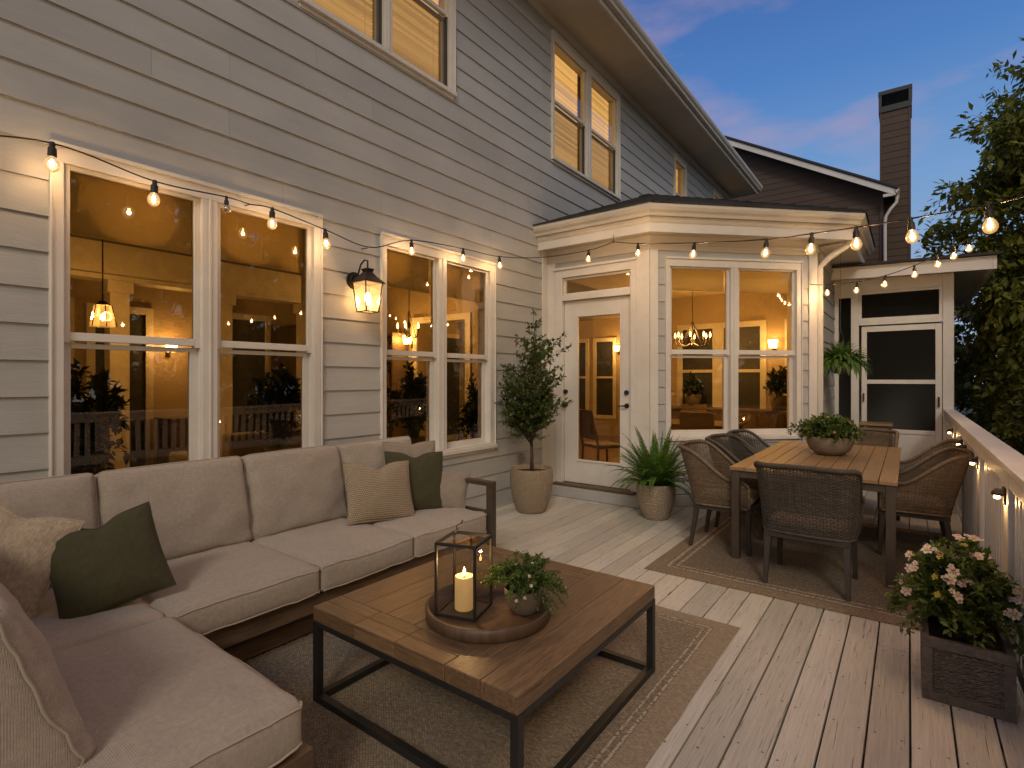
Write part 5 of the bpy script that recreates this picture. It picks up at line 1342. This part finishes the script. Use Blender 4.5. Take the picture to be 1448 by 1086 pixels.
# ------------------------------------------------------------------ trees beyond the railing
def tree(name, label, cat, base, H_, crown_c, crown_r, ntw, nlf, leaf, seed, m, xmin=None, trunk_r=.16, hide=None, group='trees beyond the railing'):
    rr = random.Random(seed); t = thing(name, label, cat, base, 0, group); w = MB(); base = Vector(base); cc = Vector(crown_c); cr_ = Vector(crown_r)
    top = Vector((cc.x, cc.y, cc.z + cr_.z * .75)); tr_ = []
    for i in range(9): f = i / 8; tr_.append(base.lerp(top, f) + Vector((math.sin(f * 5 + seed) * .12, math.cos(f * 4) * .1, 0)) * f)
    w.tube(tr_, [trunk_r * (1 - .85 * i / 8) for i in range(9)], 8)
    limbs = []
    for k in range(30):
        f = rr.uniform(.25, .98); i = min(int(f * 8), 7); b = tr_[i].lerp(tr_[i + 1], f * 8 - i)
        d = rdir(rr, .1); e = cc + Vector((d.x * cr_.x, d.y * cr_.y, d.z * cr_.z)) * rr.uniform(.6, .9)
        if e.z < b.z - .6: e.z = b.z + rr.uniform(-.5, .4)
        mid = b.lerp(e, .5) + Vector((0, 0, .25)); lm = [b, b.lerp(mid, .5) + rdir(rr) * .06, mid, mid.lerp(e, .5) + rdir(rr) * .06, e]
        w.tube(lm, [.045, .036, .026, .017, .007], 5, caps=False); limbs.append(lm)
    nodes = [p for l in limbs for p in (l[1], l[2], l[3], l[4], l[2].lerp(l[3], .5), l[3].lerp(l[4], .5))] + tr_[4:]
    nodes_a = np.array([tuple(p) for p in nodes]); P = []; D = []
    for k in range(ntw):
        for _ in range(8):
            d = rdir(rr); r_ = rr.random() ** .42
            lump = 1 + .33 * mnoise.noise(Vector((d.x * 2.2 + seed, d.y * 2.2, d.z * 2.6)) ) + .16 * mnoise.noise(Vector((d.x * 6 + seed, d.y * 6, d.z * 6)))
            p = cc + Vector((d.x * cr_.x, d.y * cr_.y, d.z * cr_.z)) * r_ * lump
            if xmin and p.x < xmin(p): continue
            if mnoise.noise(p * 1.15 + Vector((seed, 0, 0))) < -.36: continue
            break
        else: continue
        i = int(np.argmin(((nodes_a - np.array(tuple(p))) ** 2).sum(1))); nd_ = nodes[i]; v = p - nd_; L_ = v.length
        if L_ > 1.0: nd_ = p - v * (1.0 / L_) * .8
        w.tube([nd_, nd_.lerp(p, .55) + Vector((0, 0, .04)), p], [.008, .005, .002], 3, caps=False)
        out = (v.normalized() if L_ > .01 else rdir(rr)); 
        for j in range(nlf):
            s = rr.random(); q = nd_.lerp(p, .45 + .6 * s) + rdir(rr) * (.05 + .10 * rr.random()); P.append(q); D.append(out * .55 + rdir(rr) * .6 + Vector((0, 0, -.28)))
    w.build('trunk', M['bark'], t, smooth=True); l = MB(); leaves(l, P, D, leaf, .52, .35, rr); l.build('crown', m, t); return t
def xm1(p): return .95 if p.z < 3.3 else .15
tree('broadleaf_tree', 'tall leafy tree rising above the porch roof and railing', 'tree', (3.1, 13, -3), 11, (2.75, 12.4, 3.1), (2.45, 1.7, 4.7), 3900, 25, .135, 4, M['leaf_tree'], xmin=xm1)
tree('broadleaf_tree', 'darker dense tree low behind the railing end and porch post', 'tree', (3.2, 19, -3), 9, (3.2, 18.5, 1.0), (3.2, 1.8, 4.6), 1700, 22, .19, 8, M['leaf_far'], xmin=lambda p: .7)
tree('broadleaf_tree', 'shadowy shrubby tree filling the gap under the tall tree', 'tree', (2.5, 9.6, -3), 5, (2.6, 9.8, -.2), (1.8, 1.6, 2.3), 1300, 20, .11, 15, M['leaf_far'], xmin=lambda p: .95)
# the row along the garden side, seen in the window glass
tw = tree('broadleaf_tree', 'tall dark garden tree reflected in the living room windows', 'tree', (6.5, 4.0, -3), 10, (6.5, 4.0, 3.4), (3.0, 3.6, 5.6), 1500, 18, .24, 23, M['leaf_far'], group='garden trees facing the house')
for i, (x, y, r_) in enumerate(((7.0, 9.6, 80), (6.6, -1.8, 160), (10.5, 14.5, 230))):
    dup(tw, (x, y, -3), R(r_), 'tall dark garden tree reflected in the house windows', 'garden trees facing the house')

# ================================================================== LIGHTS AND LAMPS
# coach lantern on the wall
wl_ = thing('wall_lantern', 'lit dark bronze coach lantern on the siding between the two double windows', 'lantern', (XM + .016, 2.84, 2.33))
lx, ly, lz = XM + .165, 2.87, 2.06
w = MB()
w.tube([(XM + .014, 2.84, 2.34), (XM + .034, 2.84, 2.34)], [.075, .072], 20); w.tube([(XM + .034, 2.84, 2.34), (XM + .05, 2.84, 2.34)], [.055, .05], 20)
arc = [(XM + .045, 2.84, 2.34), (XM + .07, 2.845, 2.39), (XM + .10, 2.85, 2.47), (XM + .135, 2.86, 2.505), (lx, ly, 2.50), (lx, ly, 2.42)]
w.tube(arc, .008, 8); w.tube([(XM + .05, 2.84, 2.34), (XM + .11, 2.855, 2.335)], [.03, .026], 10)
w.build('bracket', M['bronze'], wl_)
w = MB()
def frus(mb, z0_, a0, z1_, a1):
    p = [(lx + sx * a0, ly + sy * a0, z0_) for sx, sy in ((-1, -1), (1, -1), (1, 1), (-1, 1))] + [(lx + sx * a1, ly + sy * a1, z1_) for sx, sy in ((-1, -1), (1, -1), (1, 1), (-1, 1))]; mb.hexa(p)
frus(w, lz + .245, .105, lz + .255, .105); frus(w, lz + .2555, .100, lz + .30, .058); frus(w, lz + .3005, .057, lz + .34, .030); frus(w, lz + .3405, .028, lz + .365, .04); frus(w, lz + .3655, .04, lz + .372, .03)
for (sx, sy) in ((-1, -1), (1, -1), (1, 1), (-1, 1)): w.tube([(lx + sx * .062, ly + sy * .062, lz), (lx + sx * .086, ly + sy * .086, lz + .245)], .0055, 4)
for sg in (-1, 1):
    w.tube([(lx - .062, ly + sg * .062, lz + .004), (lx + .062, ly + sg * .062, lz + .004)], .006, 4); w.tube([(lx + sg * .062, ly - .062, lz + .004), (lx + sg * .062, ly + .062, lz + .004)], .006, 4)
w.build('cage', M['bronze'], wl_)
w = MB()
for (sx, sy, tx_, ty_) in ((-1, -1, 1, -1), (1, -1, 1, 1), (1, 1, -1, 1), (-1, 1, -1, -1)):
    w.add([(lx + sx * .060, ly + sy * .060, lz + .008), (lx + tx_ * .060, ly + ty_ * .060, lz + .008), (lx + tx_ * .084, ly + ty_ * .084, lz + .243), (lx + sx * .084, ly + sy * .084, lz + .243)], [(0, 1, 2, 3)])
w.build('glass', M['lampglass'], wl_)
w = MB(); w.lathe((lx, ly, lz + .06), [(0, 0), (.014, .01), (.024, .05), (.026, .075), (.018, .10), (0, .112)], 16); w.build('bulb', M['filament'], wl_, smooth=True)
light('lantern_light', (lx, ly, lz + .125), 12.0, wl_, .03)

# festoon strings: cord with sockets, each socket holding its bulb
def catmull(pts, m=8):
    pts = [Vector(p) for p in pts]; out = []
    for i in range(len(pts) - 1):
        p0 = pts[max(i - 1, 0)]; p1 = pts[i]; p2 = pts[i + 1]; p3 = pts[min(i + 2, len(pts) - 1)]
        for k in range(m):
            t = k / m; out.append(.5 * ((2 * p1) + (-p0 + p2) * t + (2 * p0 - 5 * p1 + 4 * p2 - p3) * t * t + (-p0 + 3 * p1 - 3 * p2 + p3) * t ** 3))
    return out + [pts[-1]]
bulbm = {}
def strand(label, cord, sockets, power=3.6, r=.0045):
    t = thing('string_lights', label, 'string lights', tuple(cord[0]), 0, 'festoon strings over the deck')
    w = MB(); w.tube(catmull(cord), r, 6); w.build('cord', M['cord'], t, smooth=True)
    rr = random.Random(len(cord))
    for (x, y, z, lit, sc_) in sockets:
        k = (lit, sc_)
        if k not in bulbm:
            w = MB(); w.lathe((0, 0, 0), [(0, .008), (.010 * sc_, .006), (.012 * sc_, -.01), (.011 * sc_, -.02), (.0175 * sc_, -.026), (.019 * sc_, -.062 * sc_), (.016 * sc_, -.066 * sc_), (0, -.066 * sc_)], 14)
            so_ = w.build('socket', M['cord'], None, smooth=False, world=False)
            b = MB(); q = sc_; zz = -.060 * q
            b.lathe((0, 0, zz), [(.012 * q, 0), (.014 * q, -.008 * q), (.024 * q, -.022 * q), (.0305 * q, -.040 * q), (.030 * q, -.054 * q), (.022 * q, -.070 * q), (.010 * q, -.078 * q), (0, -.080 * q)], 18)
            if lit:
                b.cm = 1
                for a in range(4): c_, s_2 = math.cos(a * 1.57) * .007 * q, math.sin(a * 1.57) * .007 * q; b.tube([(c_ * .6, s_2 * .6, zz - .015 * q), (c_, s_2, zz - .055 * q)], .0022 * q, 5)
                b.tube([(0, 0, zz), (0, 0, zz - .02 * q)], .003 * q, 6)
            bo = b.build('bulb', [M['bulbglass'], M['filament']] if lit else M['bulboff'], so_, smooth=True, world=False)
            bulbm[k] = (so_, bo); first = True
        else:
            so_, bo = bulbm[k]; so_ = so_.copy(); bo = bo.copy(); col.objects.link(so_); col.objects.link(bo); bo.parent = so_
        so_.parent = t; so_.location = Vector((x, y, z)) - t.location; so_.rotation_euler = (rr.uniform(-.10, .10), rr.uniform(-.10, .10), rr.uniform(0, 6))
        if lit: light('bulb_light', (0, 0, -.105 * sc_), power, None, .011, (1.0, .63, .32)).parent = so_
    return t
XW = -3.66
c1 = [(XW, -1.2, 2.72), (XW, -.4, 2.66), (XW, .30, 2.66), (XW, .798, 2.755), (XW, 1.279, 2.695), (XW, 1.70, 2.715), (-3.74, 1.90, 2.735), (XW, 2.02, 2.72), (XW, 2.451, 2.665), (-3.70, 2.92, 2.625), (XW, 3.352, 2.77), (XW, 4.058, 2.83), (XW, 4.657, 2.86), (-3.40, 5.12, 2.90), (-2.95, 5.42, 2.975), (-2.72, 5.585, 3.07)]
s1 = [(XW, .10, 2.66, 1, 1.1), (XW, .798, 2.755, 1, 1.1), (XW, 1.279, 2.695, 1, 1.1), (XW, 1.70, 2.715, 0, .8), (XW, 2.02, 2.72, 1, 1.1), (XW, 2.451, 2.665, 1, 1.1), (XW, 3.352, 2.77, 1, 1), (XW, 4.058, 2.83, 1, 1), (XW, 4.657, 2.86, 1, 1), (-2.95, 5.42, 2.975, 1, 1)]
strand('string of warm bulbs hung along the siding over the double windows', c1, s1)
c2 = [(-2.72, 5.585, 3.07), (-2.291, 5.284, 2.925), (-1.519, 4.73, 2.70), (-.835, 4.238, 2.52), (-.514, 4.007, 2.46), (-.257, 3.823, 2.415), (.007, 3.633, 2.375), (.306, 3.418, 2.335), (.47, 3.3, 2.33)]
s2 = [(x, y, z, 1, 1) for x, y, z in c2[1:8]]
strand('string of warm bulbs swooping from the bay eave across the deck to the railing', c2, s2, 10.0)
c3 = [(-.982, 7.36, 2.65), (-.772, 7.28, 2.61), (-.468, 7.164, 2.595), (-.203, 7.062, 2.62), (.048, 6.965, 2.68), (.225, 6.897, 2.75), (.361, 6.845, 2.81), (.47, 6.804, 2.86), (.755, 6.694, 2.99), (1.0, 6.6, 3.12)]
s3 = [(x, y, z, 1, .95) for x, y, z in c3[1:8]]
strand('far string of warm bulbs rising from the bay window corner towards the trees', c3, s3, 7.0)
c4 = [(.47, 3.3, 2.33), (.47, 2.5, 2.30), (.47, 1.6, 2.33), (.47, .7, 2.36), (.3, -.4, 2.42), (-.4, -1.4, 2.5), (-1.3, -2.0, 2.52), (-2.3, -2.3, 2.6), (-3.7, -2.55, 2.8)]  # out-of-view string added to throw warm light on the foreground
s4 = [(x, y, z, 1, 1) for x, y, z in c4[1:8]]
strand('added unseen string of warm bulbs along the near railing, lighting the foreground', c4, s4, 13.0)
w = MB(); w.tube([(.47, 3.3, 1.0705), (.47, 3.3, 2.36)], .014, 10); w.tube([(.47, 3.3, 1.0703), (.47, 3.3, 1.08)], .035, 12); tag(w.build('light_pole', M['black'], None, loc=(.47, 3.3, 1.07)), 'thin black pole on the railing holding the near light string', 'pole')
w = MB(); w.tube([(1.02, 6.58, -3), (1.01, 6.6, 3.2)], .03, 10); tag(w.build('light_pole', M['black'], None, loc=(1.01, 6.6, -3)), 'black pole standing outside the railing holding the far light string', 'pole')
w = MB()
for p in ((-2.72, 5.585, 3.07),): w.tube([(p[0], p[1], p[2]), (p[0], p[1] , 3.15)], .004, 6); w.lathe((p[0], p[1], p[2]), [(.004, -.01), (.012, 0), (.004, .01)], 10)
w.tube([(-.982, 7.36, 2.65), (-1.0, 7.378, 2.655)], .006, 6); w.tube([(-1.0, 7.38, 2.655), (-1.015, 7.40, 2.655)], .02, 10)
for q in ((1.90, 2.735), (2.92, 2.625)): w.tube([(-3.74, q[0], q[1]), (XM + .01, q[0], q[1] + .004)], .004, 6)
w.build('cord_hook', M['black'], house)

# ================================================================== INSIDE THE HOUSE
def shade_lamp(name, label, cat, loc, kind, power, drop=0, wall=None):
    t = thing(name, label, cat, loc); x, y, z = loc; w = MB()
    if kind == 'pendant':
        w.tube([(x, y, z + .2), (x, y, 2.95)], .006, 6); w.tube([(x, y, 2.92), (x, y, 2.95)], .06, 14)
        for k in range(6): a = k * math.pi / 3; w.tube([(x + .11 * math.cos(a), y + .11 * math.sin(a), z), (x + .07 * math.cos(a), y + .07 * math.sin(a), z + .2)], .005, 4)
        w.lathe((x, y, z), [(.07, .2), (.02, .24), (0, .25)], 6); w.build('frame', M['bronze'], t)
        g_ = MB(); g_.lathe((x, y, z), [(.10, 0), (.065, .2)], 6); g_.build('glass', M['lampglass'], t)
        b = MB(); b.lathe((x, y, z + .05), [(0, 0), (.022, .02), (.024, .05), (0, .08)], 12); b.build('bulb', M['lampglow'], t)
        light('lamp_light', (x, y, z + .09), power, t, .05)
    else:
        nx, ny = wall; w.tube([(x, y, z), (x + nx * .1, y + ny * .1, z)], .01, 6); w.tube([(x, y, z - .06), (x, y, z + .06)], .03, 8); w.build('arm', M['bronze'], t)
        b = MB(); b.lathe((x + nx * .12, y + ny * .12, z), [(.055, 0), (.075, .13), (.07, .13), (.05, .005)], 16); b.build('lamp_shade', M['lampglow'] if kind == 'bright' else M['lampglass'], t)
        b = MB(); b.lathe((x + nx * .12, y + ny * .12, z + .03), [(0, 0), (.02, .02), (0, .06)], 10); b.build('bulb', M['lampglow'], t)
        light('lamp_light', (x + nx * .18, y + ny * .18, z + .08), power, t, .05)
    return t
shade_lamp('pendant_lantern', 'glass pendant lantern glowing inside behind the left double window', 'lamp', (-6.0, 1.67, 1.98), 'pendant', 32)
shade_lamp('wall_sconce', 'glowing glass sconce on the inside wall behind the left window', 'lamp', (-8.19, 3.02, 1.86), 'bright', 18, wall=(1, 0))
shade_lamp('wall_sconce', 'wall sconce glowing on the far inside wall beyond the bay window', 'lamp', (-1.72, 9.31, 1.98), 'bright', 16, wall=(0, -1))
shade_lamp('wall_sconce', 'small wall sconce seen through the glass of the patio door', 'lamp', (-5.6, 11.79, 2.15), 'bright', 30, wall=(0, -1))
shade_lamp('wall_sconce', 'twin glowing wall lamp seen through the second double window', 'lamp', (-6.2, 5.71, 2.03), 'bright', 24, wall=(0, -1))
def chandelier(label, loc, R_, power, n=8, top=2.93):
    t = thing('chandelier', label, 'chandelier', loc); x, y, z = loc; w = MB()
    w.tube([(x, y, z + .28), (x, y, top)], .005, 6); w.tube([(x, y, top - .03), (x, y, top)], .05, 12); w.lathe((x, y, z), [(0, -.08), (.03, -.05), (.02, 0), (.012, .05), (.03, .1), (.012, .16), (.01, .28)], 10)
    for k in range(n):
        a = 2 * math.pi * k / n + .2; c_, s_2 = math.cos(a), math.sin(a)
        w.tube([(x + c_ * .02, y + s_2 * .02, z - .03), (x + c_ * R_ * .5, y + s_2 * R_ * .5, z - .08), (x + c_ * R_ * .9, y + s_2 * R_ * .9, z - .05), (x + c_ * R_, y + s_2 * R_, z)], .006, 5)
        w.tube([(x + c_ * R_ * .75, y + s_2 * R_ * .75, z - .06), (x + c_ * R_ * .3, y + s_2 * R_ * .3, z + .15), (x, y, z + .30)], .004, 4)
        w.tube([(x + c_ * R_, y + s_2 * R_, z), (x + c_ * R_, y + s_2 * R_, z + .05)], .011, 8)
    w.build('frame', M['bronze'], t)
    for k in range(n):
        a = 2 * math.pi * k / n + .2; b = MB(); b.lathe((x + math.cos(a) * R_, y + math.sin(a) * R_, z + .05), [(.006, 0), (.014, .02), (.013, .04), (.004, .075), (0, .08)], 8); b.build('candle_bulb', M['lampglow'], t, smooth=True)
    light('chandelier_light', (x, y, z + .10), power, t, .12)
chandelier('candle-style chandelier glowing over the indoor table behind the bay window', (-2.60, 8.0, 2.06), .25, 58)
chandelier('small chandelier glowing deep inside, seen through the second double window', (-5.4, 4.9, 2.12), .15, 36, 5, 2.95)
light('hall_light', (-6.0, 9.0, 2.7), 75, house, .15)
# interior trim: window in the far nook wall, door surrounds, baseboards, dark openings
w = MB()
def trimwin(F, u0, u1, z0, z1, bars=(), dark=True):
    w.fb(F, u0 - .09, u0, z0 - .09, z1 + .09, 0, .03); w.fb(F, u1, u1 + .09, z0 - .09, z1 + .09, 0, .03); w.fb(F, u0, u1, z1, z1 + .09, 0, .03); w.fb(F, u0, u1, z0 - .09, z0, 0, .03)
    for b in bars: w.fb(F, u0, u1, b, b + .05, .001, .028)
    if dark: dk = MB(); dk.fb(F, u0, u1, z0, z1, 0, .004); dk.build('dark_opening_panel', M['flash'], house)  # flat dark panel painted in for the darkness beyond each opening
FN = (-3.98, 9.32, 1, 0, 0, -1)
trimwin(FN, .78, 1.30, .95, 2.35, (1.6,)); trimwin(FN, 1.48, 2.05, .95, 2.35, (1.6,)); trimwin(FN, 2.5, 2.9, .95, 2.35, (1.6,))
FL = (-8.2, 0, 0, 1, 1, 0)
trimwin(FL, 1.2, 1.9, .5, 2.4, (1.45,)); trimwin(FL, 2.2, 2.75, .12, 2.35); trimwin(FL, 3.5, 4.4, .12, 2.4); trimwin(FL, 6.8, 7.6, .6, 2.35, (1.45,)); trimwin(FL, 8.3, 9.3, .12, 2.4); trimwin(FL, 10.0, 10.9, .6, 2.35, (1.5,))
FE = (-8.2, 11.8, 1, 0, 0, -1)
trimwin(FE, 1.0, 1.7, .6, 2.4, (1.5,)); trimwin(FE, 2.0, 2.45, .6, 2.4, (1.5,)); trimwin(FE, 3.0, 3.8, .12, 2.4)
w.box(-8.2, -8.17, -2.6, 11.8, .1, .24); w.box(-8.19, -8.10, -2.6, 11.8, 2.83, 2.95)
FO = (-8.2, 5.72, 1, 0, 0, -1); w.fb(FO, 2.0, 2.1, .1, 2.44, 0, .03); w.fb(FO, 3.1, 3.2, .1, 2.44, 0, .03); w.fb(FO, 2.1, 3.1, 2.35, 2.44, 0, .03)
w.build('interior_trim', M['intrim'], house)
# cased columns and beam that divide the living room, pictures on the wall
for i_, (y_, x_) in enumerate(((2.05, -6.9), (3.15, -6.9), (4.3, -6.9), (7.4, -6.6), (8.9, -6.6))):
    w = MB(); w.box(x_ - .09, x_ + .09, y_ - .09, y_ + .09, .1, 2.55); w.box(x_ - .12, x_ + .12, y_ - .12, y_ + .12, .1, .30); w.box(x_ - .12, x_ + .12, y_ - .12, y_ + .12, 2.42, 2.549)
    w.build('interior_column', M['intrim'], house, bevel=.006)
w = MB(); w.box(-7.0, -6.8, -2.6, 5.70, 2.551, 2.94); w.box(-7.02, -6.78, -2.6, 5.70, 2.55, 2.60); w.build('interior_beam', M['intrim'], house)
for lab_, x_, y_, z_, a_, b_ in (('dark framed picture on the living room wall beside the sconce', -8.19, .45, 1.75, .5, .7), ('tall dark framed picture inside, past the column behind the left window', -8.19, 3.9 + .95, 1.7, .0, .0)):
    if a_ == 0: continue
    t = thing('framed_picture', lab_, 'picture', (x_, y_, z_ - b_ / 2)); w = MB(); w.box(x_, x_ + .012, y_ - a_ / 2, y_ + a_ / 2, z_ - b_ / 2, z_ + b_ / 2); w.build('canvas', M['sofawood'], t)
    w = MB()
    for q in ((y_ - a_ / 2 - .03, y_ - a_ / 2, z_ - b_ / 2 - .03, z_ + b_ / 2 + .03), (y_ + a_ / 2, y_ + a_ / 2 + .03, z_ - b_ / 2 - .03, z_ + b_ / 2 + .03), (y_ - a_ / 2, y_ + a_ / 2, z_ - b_ / 2 - .03, z_ - b_ / 2), (y_ - a_ / 2, y_ + a_ / 2, z_ + b_ / 2, z_ + b_ / 2 + .03)): w.box(x_, x_ + .03, *q)
    w.build('frame', M['black'], t)
ins = thing('indoor_sofa', 'dark sofa back seen low inside behind the left window', 'sofa', (-5.6, 3.4, .1))
for nm_, bx_ in (('seat', (-6.3, -5.5, 2.5, 4.4, .22, .52)), ('backrest', (-5.5, -5.3, 2.5, 4.4, .22, .95)), ('armrest', (-6.3, -5.3, 2.32, 2.499, .22, .72)), ('armrest', (-6.3, -5.3, 4.401, 4.58, .22, .72))):
    w = MB(); w.box(*bx_); w.build(nm_, M['taupe'], ins, bevel=.03)
bs = thing('bookshelf', 'open bookshelf with books inside, seen through the second double window', 'bookshelf', (-6.9, 5.45, .1))
w = MB(); bx0, bx1, by0, by1 = -7.5, -6.3, 5.38, 5.70
for a_ in (bx0, bx1 - .03): w.box(a_, a_ + .03, by0, by1, .1, 2.2)
for k in range(6): w.box(bx0 + .031, bx1 - .031, by0, by1, .15 + k * .4, .18 + k * .4)
w.build('frame', M['sofawood'], bs)
rr = random.Random(77); w = MB()
for k in range(5):
    x_ = bx0 + .05
    while x_ < bx1 - .12:
        tw_ = rr.uniform(.02, .05); h_ = rr.uniform(.18, .32)
        if rr.random() < .85: w.box(x_, x_ + tw_ - .003, by0 + .04, by1 - .04, .181 + k * .4, .181 + k * .4 + h_)
        x_ += tw_
w.build('books', [mat('book_cloth', (.30, .12, .06), (.08, .10, .09), .7, 3, island=.5)], bs)
bs['label'] = 'open bookshelf with books inside, seen through the second double window'
# dark cabinets and furniture inside
def box_thing(name, label, cat, b, m, shelves=0):
    x0, x1, y0, y1, z0, z1 = b; t = thing(name, label, cat, ((x0 + x1) / 2, (y0 + y1) / 2, z0)); q = MB(); q.box(*b); q.build('body', m, t, bevel=.008)
    q = MB(); q.box(x0 - .02, x1 + .02, y0 - .02, y1 + .02, z1 + .0005, z1 + .03); q.build('top', m, t, bevel=.003)
    q = MB(); n_ = 3
    for k in range(n_):
        ya = y0 + (y1 - y0) * k / n_ + .015; yb = y0 + (y1 - y0) * (k + 1) / n_ - .015
        q.box(x1 + .0005, x1 + .012, ya, yb, z0 + .06, z1 - .03) if (x1 - x0) < (y1 - y0) else q.box(x0 + (x1 - x0) * k / n_ + .015, x0 + (x1 - x0) * (k + 1) / n_ - .015, y0 - .012, y0 - .0005, z0 + .06, z1 - .03)
    q.build('door', m, t, bevel=.002); return t
box_thing('sideboard', 'dark sideboard under the lamp inside the left window', 'sideboard', (-8.1, -7.6, 2.85, 3.45, .1, .95), M['sofawood'])
box_thing('tall_cabinet', 'tall dark cabinet inside, between the lamps behind the left window', 'cabinet', (-8.1, -7.55, 4.55, 5.5, .1, 2.3), M['sofawood'])
box_thing('kitchen_counter', 'dark counter along the far wall behind the bay window', 'counter', (-3.4, -1.1, 8.85, 9.28, .1, .98), M['sofawood'])
it = thing('indoor_table', 'dark dining table inside the bay window', 'table', (-2.55, 7.9, .1))
q = MB(); q.box(-3.3, -1.9, 7.35, 8.3, .82, .86); q.build('tabletop', M['coffeewood'], it, bevel=.004)
for a in (-3.24, -2.02):
    for b in (7.42, 8.17): q = MB(); q.box(a, a + .07, b, b + .07, .1, .819); q.build('leg', M['sofawood'], it)
def dchair(loc, rz, label):
    t = thing('indoor_chair', label, 'chair', loc, rz, 'indoor dining chairs')
    q = MB(); q.box(-.23, .23, -.22, .22, .44, .49); q.build('seat', M['sofawood'], t, world=False, bevel=.01)
    q = MB(); q.hexa([(-.22, -.20, .56), (.22, -.20, .56), (.22, -.225, .56), (-.22, -.225, .56), (-.20, -.30, .97), (.20, -.30, .97), (.20, -.325, .97), (-.20, -.325, .97)]); q.build('backrest', M['sofawood'], t, world=False, bevel=.008)
    for sx in (-.2, .2):
        for sy in (-.2, .2):
            q = MB(); 
            if sy < 0: q.tube([(sx, sy - .03, 0), (sx, sy, .45), (sx, sy - .11, .95)], .016, 6)
            else: q.tube([(sx, sy, 0), (sx, sy, .45)], .016, 6)
            q.build('leg', M['sofawood'], t, world=False)
    return t
dc = dchair((-3.45, 6.75, .1), R(-30), 'dark chair inside, seen through the patio door glass')
dup(dc, (-2.2, 7.15, .1), R(5), 'dark chair on the near side of the indoor table in the bay', 'indoor dining chairs'); dup(dc, (-1.62, 7.75, .1), R(80), 'dark chair at the right end of the indoor table in the bay', 'indoor dining chairs')
dup(dc, (-2.85, 8.55, .1), R(180), 'dark chair on the far side of the indoor table', 'indoor dining chairs')
def hplant(loc, R_, h, seed, label, stand):
    t = thing('houseplant', label, 'houseplant', loc, 0); x, y, z = loc
    q = MB(); q.lathe(loc, [(0, 0), (.10, 0), (.14, .22), (.13, .23), (.12, .2)], 20); q.build('pot', M['potgrey'], t, smooth=True)
    tips, rr = herb(t, (x, y, z + .2), 60, R_, h, .075, seed, M['leaf_house'], droop=.6, stalk=.003)
    if stand > 0: s_t = thing('plant_stand', 'dark stand under the ' + label, 'plant stand', (x, y, .1)); q = MB(); q.box(x - .16, x + .16, y - .16, y + .16, z - .03, z - .001); q.build('top', M['sofawood'], s_t); 
    if stand > 0:
        for a in (-.14, .12):
            for b in (-.14, .12): q = MB(); q.box(x + a, x + a + .02, y + b, y + b + .02, .1, z - .031); q.build('leg', M['sofawood'], s_t)
hplant((-4.50, 1.12, .55), .36, .78, 51, 'leafy houseplant behind the left pane of the left window', 1)
hplant((-4.9, 2.75, .60), .34, .75, 52, 'leafy houseplant behind the right pane of the left window', 1)
hplant((-4.55, 4.20, .60), .32, .80, 53, 'tall bushy houseplant behind the left pane of the second window', 1)
hplant((-4.35, 5.05, .45), .22, .80, 54, 'thin houseplant behind the right pane of the second window', 1)
hplant((-1.55, 8.75, 1.011), .20, .40, 55, 'small houseplant on the counter behind the bay window', 0)
hplant((-2.9, 8.95, 1.011), .16, .30, 56, 'low houseplant on the counter under the chandelier', 0)
